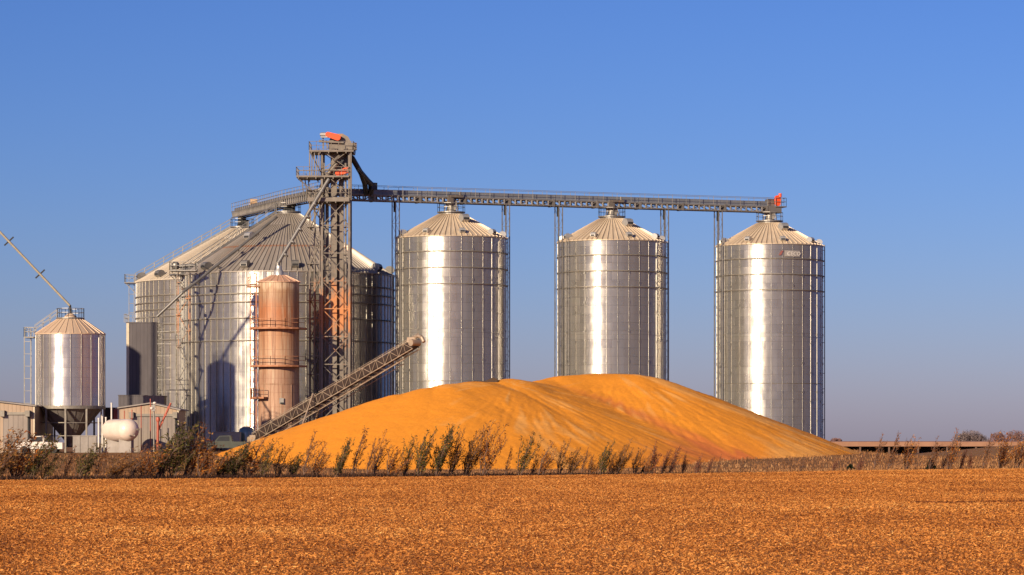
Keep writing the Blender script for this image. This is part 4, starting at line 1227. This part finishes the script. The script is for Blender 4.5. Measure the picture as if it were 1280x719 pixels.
for i in range(12):
    p = A.lerp(B, .04 + .075 * i); mb.bar(p - up * .55, p + d * .9 - up * 1.1, .06); mb.bar(p - s * .5 - up * .55, p - s * .5 + d * .6 - up * 1.2, .05)
mb.build('railing', M['conv'], ic)
mb = MB(); T = B + d * .3
mb.tube(B - s * .65 + up * .2, B + s * .65 + up * .2, .42, 12)
mb.path([B + up * .75, T + d * .5 + up * .75, T + d * 1.0 + up * .35, T + d * 1.15 - up * .3], .22, 8); mb.box(B + up * .7 - d * .4, (1.0, 1.2, .6), rz=0)
mb.build('head_chute', M['conv'], ic)
mb = MB(); mb.box(A - d * .3 + Vector((0, 0, -.1)), (1.3, 1.5, 1.0)); mb.tube(A - d * .8 - s * .7, A - d * .8 + s * .7, .4, 12); mb.build('tail_hopper', M['conv'], ic)
pt = A.lerp(B, .41)
for q, ax_, py_ in ((-1, 366, 553), (1, 384, 540)):
    foot = P(ax_, 0, 357 if q < 0 else 366); foot.z = max(gz(foot.x, foot.y), 1.0) - .2
    mb = MB(); mb.bar(pt + s * .75 * -q * 1 + up * .9, foot, .15); mb.build('leg', M['conv'], ic)
    if q < 0:
        mb = MB(); mb.bar(pt + s * .75 + up * 1.0 , pt - s * .75 + up * 1.0, .18); mb.bar(pt - s*.75 + up * 1.0, pt - s * .75 - up * .55, .12); mb.build('leg_yoke', M['dark'], ic)
mb = MB()
ft = P(378, 0, 362); ft.z = gz(ft.x, 362)
mb.tube(ft + Vector((-1.1, 0, .45)), ft + Vector((-1.1, .3, .45)), .48, 14); mb.tube(ft + Vector((1.1, 0, .45)), ft + Vector((1.1, .3, .45)), .48, 14); mb.bar(ft + Vector((-1.1, .2, .5)), ft + Vector((1.1, .2, .5)), .12)
mb.build('wheel', M['tyre'], ic)

# ------------------------------------------------------------------ corn heap
def ridge(pts):
    return [(P(px, py, D).x, D, P(px, py, D).z) for px, py, D in pts]
RA = ridge([(440, 513, 328), (462, 506, 328), (500, 493, 328), (535, 485, 329), (560, 480.5, 330), (600, 477, 333), (612, 478, 335), (640, 474, 337), (655, 476, 339)])
RBb = ridge([(682, 475, 344), (705, 470, 346), (745, 467, 348), (790, 468, 348), (806, 470.5, 348)])
def seg_h(x, y, pts, s, r0):
    best = -99
    for (ax, ay, az), (bx, by, bz) in zip(pts, pts[1:]):
        dx, dy = bx - ax, by - ay
        t = ((x - ax) * dx + (y - ay) * dy) / (dx * dx + dy * dy); t = max(0, min(1, t))
        dd = math.hypot(x - ax - dx * t, y - ay - dy * t)
        z = az + (bz - az) * t - s * (math.sqrt(dd * dd + r0 * r0) - r0)
        best = max(best, z)
    return best
gx = np.arange(-36, 43.01, .21); gy = np.arange(298, 380.01, .24)
V = []; chaff = []; red = []
for x in gx:
    for y in gy:
        ha = seg_h(x, y, RA, .355, 1.3); hb = seg_h(x, y, RBb, .388, 2.0)
        k = .35; m_ = max(ha, hb); h = m_ + k * math.log(math.exp((ha - m_) / k) + math.exp((hb - m_) / k)) - k * .0
        # runs of sliding grain: ripples down the slope, from noise along the contour
        th = math.atan2(y - (334 if ha > hb else 348), x - (0 if ha > hb else 11.5))
        rr = math.hypot(x - (-3 if ha > hb else 11.5), y - (334 if ha > hb else 348))
        g1 = mnoise.noise(Vector((th * 5.0, rr * .06, 1.0 if ha > hb else 7.0)))
        g2 = mnoise.noise(Vector((th * 15.0 + 1.5 * mnoise.noise(Vector((x * .1, y * .1, 21))), rr * .15, 4.0)))
        g3 = mnoise.noise(Vector((x * .5, y * .5, 2.0)))
        amp = sstep(2, 9, rr)
        calm = 1 - .75 * (1 - sstep(-12, 4, x)) * (1 if ha > hb else 0)
        wx = mnoise.noise(Vector((x * .08, y * .08, 11))) * 1.2
        g1 = mnoise.noise(Vector((th * 4.0 + wx, rr * .10, 1.0 if ha > hb else 7.0)))
        h += (.06 * g1 + .05 * g2 + .05 * mnoise.noise(Vector((th * 38.0 + wx * 2, rr * .16, 6.0)))) * amp * calm + .05 * g3
        rn = mnoise.noise(Vector((th * 9.0 + wx * 1.3, rr * .07, 14.0))) + .35 * mnoise.noise(Vector((x * .35, y * .35, 15)))
        rill = max(0.0, 1 - abs(rn) * 9) * amp * (calm if x < 0 else 1)
        h -= .055 * rill
        crest = math.exp(-(rr / 9) ** 2) if ha > hb else 0
        h += .22 * crest * mnoise.noise(Vector((x * .32, y * .2, 40))) + .035 * mnoise.noise(Vector((x * 4.2, y * 4.2, 3))) + .03 * mnoise.noise(Vector((x * 1.9, y * 1.9, 0)))
        V.append((x, y, h))
        c = (g1 * (.8 if ha < hb else .4) + g2 * .55 + .6 * mnoise.noise(Vector((x * .07, y * .07, 8))))
        if ha < hb: c += .18 * sstep(5, 20, x)
        else: c -= .25 * (1 - sstep(-14, 0, x))
        chaff.append(c - .1 + .25 * rill * mnoise.noise(Vector((x * .1, y * .1, 50))))
        v = abs(ha - hb + .5 + g2 * .5)
        rv = math.exp(-(v / .42) ** 2) * sstep(2, 14, x) 
        low = sstep(4.4, .6, h) if False else (1 - sstep(1.0, 4.2, h)) * sstep(9, 17, x) * (1 - sstep(22, 30, x)) * (1 if ha < hb + 1 else .6)
        red.append(min(1, .75 * rv + .8 * low * (.5 + 1.2 * max(0, g2 + .3))))
V = [v for v in V]
ny = len(gy); F = []
keepv = [v[2] > gz(v[0], v[1]) - .35 for v in V]
for i in range(len(gx) - 1):
    for j in range(ny - 1):
        a = i * ny + j; q = (a, a + ny, a + ny + 1, a + 1)
        if any(keepv[t] for t in q): F.append(q)
used = sorted(set(t for f in F for t in f)); remap = {t: i for i, t in enumerate(used)}
me = bpy.data.meshes.new('corn_heap'); me.from_pydata([V[t] for t in used], [], [tuple(remap[t] for t in f) for f in F])
me.polygons.foreach_set('use_smooth', [True] * len(F))
for nm, arr in (('chaff', chaff), ('redness', red)):
    at = me.attributes.new(nm, 'FLOAT', 'POINT'); at.data.foreach_set('value', [arr[t] for t in used])
m, nt, b = newmat('loose_corn')
f = noise_(nt, 5.0, 6, 0.8); f2 = noise_(nt, 0.35, 6, 0.72)
c = ramp(nt, f, [(.3, (.64, .215, .017)), (.55, (.77, .282, .024)), (.75, (.85, .345, .042))])
at = N(nt, 'ShaderNodeAttribute', attribute_name='chaff')
cf = ramp(nt, math_(nt, 'ADD', at.outputs['Fac'], math_(nt, 'MULTIPLY', math_(nt, 'SUBTRACT', f2, .5), .9)), [(.10, (0, 0, 0)), (.42, (.8, .8, .8))])
c = mixc(nt, cf, c, (.76, .355, .085))
ar = N(nt, 'ShaderNodeAttribute', attribute_name='redness')
c = mixc(nt, math_(nt, 'MULTIPLY', ar.outputs['Fac'], .75), c, (.50, .12, .045))
nt.links.new(c, b.inputs['Base Color']); b.inputs['Roughness'].default_value = .8; b.inputs['Specular IOR Level'].default_value = .2
bp = N(nt, 'ShaderNodeBump'); bp.inputs['Strength'].default_value = .35; bp.inputs['Distance'].default_value = .08
nt.links.new(f, bp.inputs['Height']); nt.links.new(bp.outputs[0], b.inputs['Normal'])
me.materials.append(m); me.update()
hp = bpy.data.objects.new('corn_heap', me); col.objects.link(hp)
tag(hp, 'huge two-humped heap of loose orange corn lying before the silos', 'corn heap')
# dark clod on its crest
cl = MB(); c0 = P(611, 477.5, 335)
pr = [(-.9, -.3), (-.8, .05), (-.35, .12), (0, .28), (.5, .5), (.95, .3), (1.0, -.3)]
cl.prism([(c0.x + a, 334.6, c0.z + b2) for a, b2 in pr], (0, 0, 0), (0, .8, 0))
tag(cl.build('crusted_clod', plain('spoiled_corn', (.06, .035, .02), .9), None), 'small dark crusted lump on the crest of the corn heap', 'lump')

# ------------------------------------------------------------------ long low shed on the right
D = 520; lx0, lx1 = P(1036, 0, D).x, P(1440, 0, D).x
zt, ze, zb = P(0, 552.3, D).z, P(0, 558, D).z, .2
ls = thing('low_shed', 'long low open shed with rust-brown roof at the right horizon', 'shed', ((lx0 + lx1) / 2, D, 0))
hw = (lx1 - lx0) / 2
mb = MB(); mb.prism([(-hw, -.3, ze), (-hw, -.3, ze + .12), (-hw, 7, zt + .1), (-hw, 14.3, ze + .12), (-hw, 14.3, ze)], (0, 0, 0), (2 * hw, 0, 0))
mb.box2((-hw, -.42, ze - .02), (hw, -.30, ze + .78)); mb.build('roof', M['lowroof'], ls)
mb = MB(); mb.box2((-hw + .2, 10.5, zb), (hw - .2, 10.8, ze)); mb.box2((-hw + .1, 0, zb), (-hw + .3, 10.5, ze)); mb.build('rear_wall', plain('shed_wall', (.10, .07, .06), .8), ls)
for i in range(12):
    x = -hw + .4 + (2 * hw - .8) * i / 11
    mb = MB(); mb.bar((x, 0, zb), (x, 0, ze), .28); mb.build('post', M['bark'], ls)

# ------------------------------------------------------------------ trees
def leaf_mat(name, stops): return attr_mat(name, stops, .7, .4, spec=.2)
LM = {
 'g': leaf_mat('olive_leaves', [(0, (.034, .036, .010)), (.4, (.090, .088, .024)), (.7, (.17, .145, .036)), (1, (.42, .24, .06))]),
 'o': leaf_mat('rust_leaves', [(0, (.16, .045, .012)), (.35, (.44, .14, .026)), (.65, (.60, .24, .045)), (1, (.72, .40, .11))]),
 'm': leaf_mat('mixed_leaves', [(0, (.07, .042, .013)), (.3, (.18, .092, .026)), (.6, (.42, .17, .038)), (1, (.62, .31, .08))]),
 'b': leaf_mat('brown_leaves', [(0, (.11, .044, .018)), (.5, (.28, .105, .034)), (1, (.46, .20, .06))]),
 'r': leaf_mat('redbrown_leaves', [(0, (.13, .035, .020)), (.5, (.28, .075, .038)), (1, (.42, .14, .06))]),
 'c': leaf_mat('conifer_leaves', [(0, (.012, .018, .012)), (.6, (.03, .042, .022)), (1, (.07, .08, .04))]),
}
def sapling_mesh(kind, seed, stems, spread, nleaf, bare_top, lsize=.088):
    """unit tree about 4.5 m high leaning towards +x"""
    r = np.random.default_rng(seed); Ht = 4.5
    tb = MB(); pos = []; dirs = []
    for si in range(stems):
        a = r.random() * 2 * PI; sp_ = spread * (.25 + .75 * r.random())
        h = Ht * ((1.0 if si == 0 else .55 + .42 * r.random()))
        bx, by = .16 * math.cos(a) * r.random(), .16 * math.sin(a) * r.random()
        lean = .20 + .16 * r.random()
        pts = []
        for k in range(9):
            t = k / 8
            pts.append(Vector((bx + sp_ * math.cos(a) * t ** .8 * .8 + lean * Ht * t ** 1.6 + .05 * r.normal(), by + sp_ * math.sin(a) * t ** .8 + .05 * r.normal(), h * t)))
        r0 = .045 if si else .075
        for k in range(8): tb.tube(pts[k], pts[k + 1], r0 * (1 - k / 9), 4, r0 * (1 - (k + 1) / 9), caps=False)
        # twigs
        nt_ = 16
        for q in range(nt_):
            t = .12 + .86 * (q + r.random()) / nt_
            i = min(7, int(t * 8)); p = pts[i].lerp(pts[i + 1], t * 8 - i)
            az = r.random() * 2 * PI; Lt = (1.15 * (1 - t) ** .6 + .28) * (.6 + .6 * r.random())
            dv = Vector((math.cos(az) * .62 + .42, math.sin(az) * .62, .85 + .3 * r.random())).normalized()
            e = p + dv * Lt
            tb.tube(p, e, .016, 3, .006, caps=False)
            dens = (1 - bare_top * t) * (1 if t > .1 else .3)
            nl = r.poisson(max(.2, nleaf / (stems * nt_) * dens))
            for _ in range(nl):
                u_ = r.random() ** .8
                pos.append(p.lerp(e, u_) + Vector(r.normal(0, .055 + .06 * (1 - t), 3)))
                dirs.append(dv)
    n = len(pos); pos = np.array(pos); dv = np.array(dirs)
    az = np.arctan2(dv[:, 1], dv[:, 0]) + r.normal(0, .7, n); ti = .5 + r.normal(0, .55, n)
    clump = np.array([mnoise.noise(Vector((p[0] * 1.3, p[1] * 1.3, p[2] * 1.1 + seed))) for p in pos])
    tone = np.clip(.45 + .24 * r.standard_normal(n) + .45 * clump, 0, 1)
    L_ = lsize * (.6 + .9 * r.random(n))
    global rng
    lo = pieces('foliage', pos, L_, L_ * .32, az, ti, r.random(n) * PI, tone, LM[kind], kind=None, bend=L_ * .2)
    to = tb.build('trunk', M['bark'], None)
    return to, lo
protos = {}
spec = {'g': [(8, 1.25, 1700, .72), (6, 1.0, 1250, .75), (9, 1.5, 1900, .68)], 'o': [(8, 1.2, 1150, .7), (7, 1.0, 900, .72), (10, 1.5, 1600, .6)],
        'm': [(8, 1.3, 1200, .7), (9, 1.5, 1450, .68), (6, .9, 850, .72)], 'b': [(4, .65, 480, .55), (3, .45, 360, .5), (6, .85, 620, .55)], 'r': [(9, .9, 950, .4), (8, 1.1, 800, .4)]}
sd = 1
for k, lst in spec.items():
    protos[k] = []
    for s4 in lst:
        sd += 1; protos[k].append(sapling_mesh(k, sd, *s4))
T = [
 (463, 546, 'b', 'sparse pale sapling between two taller brown ones on the left slope'),
 (636, 556, 'b', 'sparse sapling in the gap right of the wide rusty one'),
 (668, 560, 'b', 'low wisp between the lone green sapling and the thin orange one'),
 (730, 558, 'b', 'wispy sapling left of the short round orange one'),
 (767, 562, 'o', 'low orange wisp between the two green-olive saplings below the right hump'),
 (810, 565, 'o', 'low orange shrub immediately right of the small dark conifer'),
 (831, 560, 'r', 'reddish twiggy shrub between the two taller red-brown ones'),
 (857, 562, 'r', 'reddish shrub third along the red streak'),
 (887, 570, 'r', 'very low reddish shrub where the heap’s right slope flattens'),
 (927, 571, 'b', 'tiny wisp on the grass left of the signed silo’s foot'),
 (1076, 566, 'r', 'low red shrub at the right tip of the heap'),
 (1181, 556, 'b', 'short twig sapling left of the tall orange one'),
 (1204, 560, 'r', 'low red-brown shrub at the foot of the tall orange sapling'),
 (5, 533, 'm', 'mottled olive and rust bush at the very left edge, before the tan shed'),
 (27, 532, 'o', 'tall rust bush in front of the white pickup’s cab'),
 (45, 538, 'g', 'olive green bush in front of the white pickup’s bed'),
 (58, 562, 'g', 'short dark green bush in front of the hopper bin left legs'),
 (84, 556, 'b', 'sparse brown sapling right below the hopper cone'),
 (105, 549, 'g', 'dark olive bush before the concrete wall'),
 (122, 557, 'b', 'thin brown sapling before the left end of the white tank'),
 (143, 556, 'm', 'rust and olive bush directly below the white tank'),
 (167, 553, 'b', 'twiggy brown sapling below the right end of the white tank'),
 (186, 550, 'o', 'rust bush between the white tank and the lamp post'),
 (205, 522, 'g', 'tall grey-green bush covering the right end of the tan shed'),
 (222, 534, 'g', 'dark green bush at the foot of the stair tower'),
 (241, 525, 'o', 'tall rust-orange bush against the dark shadow on the wide bin'),
 (259, 546, 'o', 'shorter rust bush left of the dark pickup'),
 (277, 556, 'g', 'dark green bush in front of the dark pickup'),
 (295, 548, 'g', 'olive bush below the beige trailer'),
 (315, 540, 'o', 'bright orange bush below the low end of the inclined conveyor'),
 (333, 546, 'g', 'narrow dark green bush at the left foot of the corn heap'),
 (351, 551, 'm', 'mixed olive bush just right of the heap’s left foot'),
 (367, 562, 'g', 'low spreading green bush below the conveyor legs'),
 (385, 537, 'b', 'tall thin leaning sapling before the left slope of the heap'),
 (398, 550, 'o', 'small orange sapling on the left slope between two brown ones'),
 (428, 543, 'g', 'green leaning sapling before the plain left slope of the heap'),
 (448, 531, 'b', 'tallest thin brown sapling on the left slope of the heap'),
 (472, 534, 'b', 'thin brown sapling below the middle of the inclined conveyor head'),
 (493, 554, 'o', 'short orange sapling left of the dark green clump'),
 (511, 541, 'g', 'left sapling of the dark green leaning clump before the heap'),
 (530, 531, 'g', 'second dark green sapling of the clump, below the conveyor head'),
 (553, 525, 'g', 'tall dark green leaning sapling in the clump’s middle'),
 (572, 531, 'm', 'olive brown sapling left of the one with a thick dark trunk'),
 (591, 523, 'm', 'tall bushy sapling with thick dark trunk before the heap centre'),
 (613, 521, 'o', 'tall wide rusty sapling at the right end of the dense clump'),
 (656, 537, 'g', 'lone dark green sapling right of the dense clump'),
 (680, 549, 'o', 'thin orange sapling right of the lone green one'),
 (704, 546, 'm', 'olive rust sapling below the valley between the two humps'),
 (718, 556, 'm', 'smaller rust sapling close beside the olive rust one'),
 (741, 566, 'o', 'short round orange sapling below the right hump'),
 (756, 548, 'g', 'leaning green sapling below the right hump crest'),
 (778, 546, 'm', 'upright olive brown sapling below the right slope'),
 (797, 556, 'm', 'bushy rust sapling next to the small dark conifer'),
 (820, 547, 'r', 'tall red-brown twiggy shrub where the red streak meets the ground'),
 (842, 556, 'r', 'red-brown twiggy shrub second along the red streak'),
 (873, 565, 'r', 'low reddish shrub on the right lower heap slope'),
 (898, 567, 'b', 'sparse brown sapling before the slim silo with the sign'),
 (960, 573, 'b', 'tiny brown sapling on the grass below the heap’s right slope'),
 (1002, 571, 'b', 'tiny twig sapling under the right edge of the signed silo'),
 (1043, 572, 'r', 'tiny red-brown shrub near the heap’s right foot'),
 (1097, 541, 'b', 'thin wispy sapling at the left end of the low shed'),
 (1116, 538, 'b', 'slim brown sapling second along the low shed'),
 (1138, 541, 'o', 'slim orange sapling before the dark opening of the low shed'),
 (1166, 543, 'b', 'slim sapling right behind the little round conifer'),
 (1192, 533, 'o', 'tall orange sapling left of the distant grey trees'),
 (1214, 562, 'r', 'round low red-brown shrub below the distant grey trees'),
 (1233, 541, 'b', 'thin upright sapling right of the distant grey trees'),
 (1257, 536, 'o', 'dense bright orange tree near the right frame edge'),
 (1277, 538, 'o', 'dense orange tree cut by the right frame edge'),
]
cnt = {}
for px, pt, k, lab in T:
    D0 = 262.0
    for _ in range(6): D0 = edge_y((px - HX) * D0 / FPX) + 1.2 + 2.4 * ((px * 37) % 10) / 10
    x = (px - HX) * D0 / FPX; z = gz(x, D0) - .05
    H = P(px, pt, D0).z - z
    lst = protos[k]; i = cnt.get(k, 0); cnt[k] = i + 1
    to, lo = lst[i % len(lst)]
    name = 'sapling' if k in 'b' else ('shrub' if k == 'r' else 'young_tree')
    # x lean shifts the top to the right, so the base stands a touch to the left
    root = thing(name, lab, 'shrub' if k == 'r' else 'tree', (x - .11 * H, D0, z), random.uniform(-.45, .45), 'saplings along the field edge')
    s = H / 4.75; ws = s * random.uniform(.9, 1.15) * (1.35 if k in 'gmo' and H < 3.4 else 1.0) * (1.4 if px < 330 else .92)
    root.scale = (ws, ws, s)
    for src in (to, lo):
        c = src.copy(); col.objects.link(c); c.parent = root
for lst in protos.values():
    for to, lo in lst:
        bpy.data.objects.remove(to); bpy.data.objects.remove(lo)

def conifer(px, py_top, D0, w, lab, seed):
    r = np.random.default_rng(seed); x = (px - HX) * D0 / FPX; z = gz(x, D0); H = P(px, py_top, D0).z - z
    root = thing('small_conifer', lab, 'conifer', (x, D0, z), 0, 'small dark conifers on the grass')
    n = 900; t = r.random(n) ** 1.4; az = r.random(n) * 2 * PI
    rad = w * (1 - t) ** .8 * (.35 + .65 * r.random(n) ** .5) * (1 + .2 * np.sin(az * 3 + t * 9))
    pos = np.stack([rad * np.cos(az), rad * np.sin(az), .08 + t * (H - .1)], 1)
    fo = pieces('foliage', pos, np.full(n, .09), np.full(n, .03), az, r.normal(.3, .4, n), r.random(n) * PI, np.clip(r.normal(.4, .25, n), 0, 1), LM['c'], kind=None)
    fo.parent = root
    mb = MB(); mb.tube((0, 0, -.1), (0, 0, H * .9), .05, 6, .01); mb.build('trunk', M['bark'], root)
conifer(1063, 580.5, 282, .42, 'tiny dark green conifer on the grass right of the heap foot', 3)
conifer(1163.5, 573, 284, .48, 'small rounded dark conifer before the low shed', 4)
conifer(806, 582.5, 272, .36, 'tiny dark conifer at the field edge below the right hump', 5)

def far_tree(px, py_top, D0, w, lab, seed, stops):
    r = np.random.default_rng(seed); x = (px - HX) * D0 / FPX; z = gz(x, D0); H = P(px, py_top, D0).z - z
    root = thing('bare_tree', lab, 'tree', (x, D0, z), 0, 'distant bare trees')
    mb = MB(); mb.tube((0, 0, -.5), (0, 0, H * .5), .35, 6, .2)
    for i in range(26):
        a = r.random() * 2 * PI; t = .25 + .4 * r.random(); q = Vector((math.cos(a) * w * .8 * r.random() ** .5, math.sin(a) * w * .8 * r.random() ** .5, H * (.6 + .36 * r.random())))
        mb.tube((0, 0, H * t), q, .12, 4, .04)
    mb.build('trunk', M['greybark'], root)
    n = 1500; v = r.normal(0, 1, (n, 3)); v /= np.linalg.norm(v, axis=1)[:, None]; rad = r.random(n) ** .45
    cl = np.array([mnoise.noise(Vector(q * 2.2) + Vector((seed, 0, 0))) for q in v])
    ok = r.random(n) < .62 + cl
    p = (v * (rad * (1 + .35 * cl))[:, None])[ok] * np.array([w, w, H * .36]) + np.array([0, 0, H * .62]); n = len(p)
    fo = pieces('crown', p, np.full(n, .42), np.full(n, .07), r.random(n) * 6.3, r.normal(.6, .5, n), r.random(n) * PI, np.clip(r.normal(.5, .2, n), 0, 1), attr_mat('far_twigs', stops, .9), kind=None)
    fo.parent = root
gs_ = [(0, (.10, .075, .08)), (.5, (.17, .125, .125)), (1, (.25, .19, .17))]; rs_ = [(0, (.12, .06, .06)), (.5, (.2, .10, .09)), (1, (.28, .16, .12))]
for px, pt, w, lab, sd, st in ((1213, 537.5, 4.4, 'distant grey bare tree, the largest above the low shed roof', 2, gs_), (1203, 541, 3.4, 'distant grey bare tree left of the largest one', 3, gs_), (1224, 542.5, 3.2, 'distant low bare tree right of the largest one', 4, gs_),
                               (1247, 540.5, 2.8, 'distant reddish bare tree left of the dense orange trees', 5, rs_), (1270, 538, 4.2, 'distant reddish bare tree between the two dense orange trees', 6, rs_), (1045, 547.5, 2.2, 'tiny far bare tree beside the signed silo’s right edge', 7, rs_)):
    far_tree(px, pt, 1100, w, lab, sd, st)

# ------------------------------------------------------------------ light, sky, camera
SUN_EL, SUN_AZ = math.radians(17.7), math.radians(180 + 33)
sd_ = Vector((math.sin(SUN_AZ) * math.cos(SUN_EL), math.cos(SUN_AZ) * math.cos(SUN_EL), math.sin(SUN_EL)))
L = bpy.data.lights.new('sun', 'SUN'); L.energy = 5.0; L.angle = math.radians(.5); L.color = (1.0, .82, .58)
lo = bpy.data.objects.new('sun', L); col.objects.link(lo); lo.rotation_euler = sd_.to_track_quat('Z', 'Y').to_euler(); lo.location = sd_ * 300

w = bpy.data.worlds.new('World'); scene.world = w; w.use_nodes = True
nt = w.node_tree; bg = nt.nodes['Background']
sky = nt.nodes.new('ShaderNodeTexSky'); sky.sky_type = 'NISHITA'; sky.sun_disc = False
sky.sun_elevation = SUN_EL; sky.sun_rotation = SUN_AZ; sky.altitude = 200; sky.air_density = 1.0; sky.dust_density = 0.38; sky.ozone_density = 10.0; sky.altitude = 0
tint = nt.nodes.new('ShaderNodeMix'); tint.data_type = 'RGBA'; tint.blend_type = 'MULTIPLY'; tint.inputs[0].default_value = 1.0
tint0 = nt.nodes.new('ShaderNodeMix'); tint0.data_type = 'RGBA'; tint0.blend_type = 'MULTIPLY'; tint0.inputs[0].default_value = 1.0
nt.links.new(sky.outputs[0], tint0.inputs[6]); tint0.inputs[7].default_value = (1.44, .895, .97, 1)
gm = nt.nodes.new('ShaderNodeGamma'); gm.inputs[1].default_value = 1.25; nt.links.new(tint0.outputs[2], gm.inputs[0])
nt.links.new(gm.outputs[0], tint.inputs[6]); tint.inputs[7].default_value = (.76, .74, .645, 1)
nt.links.new(tint.outputs[2], bg.inputs[0]); bg.inputs[1].default_value = .073

cam = bpy.data.cameras.new('camera'); co = bpy.data.objects.new('camera', cam); col.objects.link(co)
cam.sensor_width = 36; cam.lens = FPX / 1280 * 36; cam.shift_y = (HY - 359.5) / 1280
cam.clip_start = .5; cam.clip_end = 30000
co.location = (0, 0, EYE); co.rotation_euler = (PI / 2, 0, 0)
scene.camera = co
scene.view_settings.view_transform = 'Standard'; scene.view_settings.look = 'None'
scene.view_settings.exposure = 0.5; scene.view_settings.gamma = 1; scene.view_settings.use_curve_mapping = False
scene.cycles.max_bounces = 5
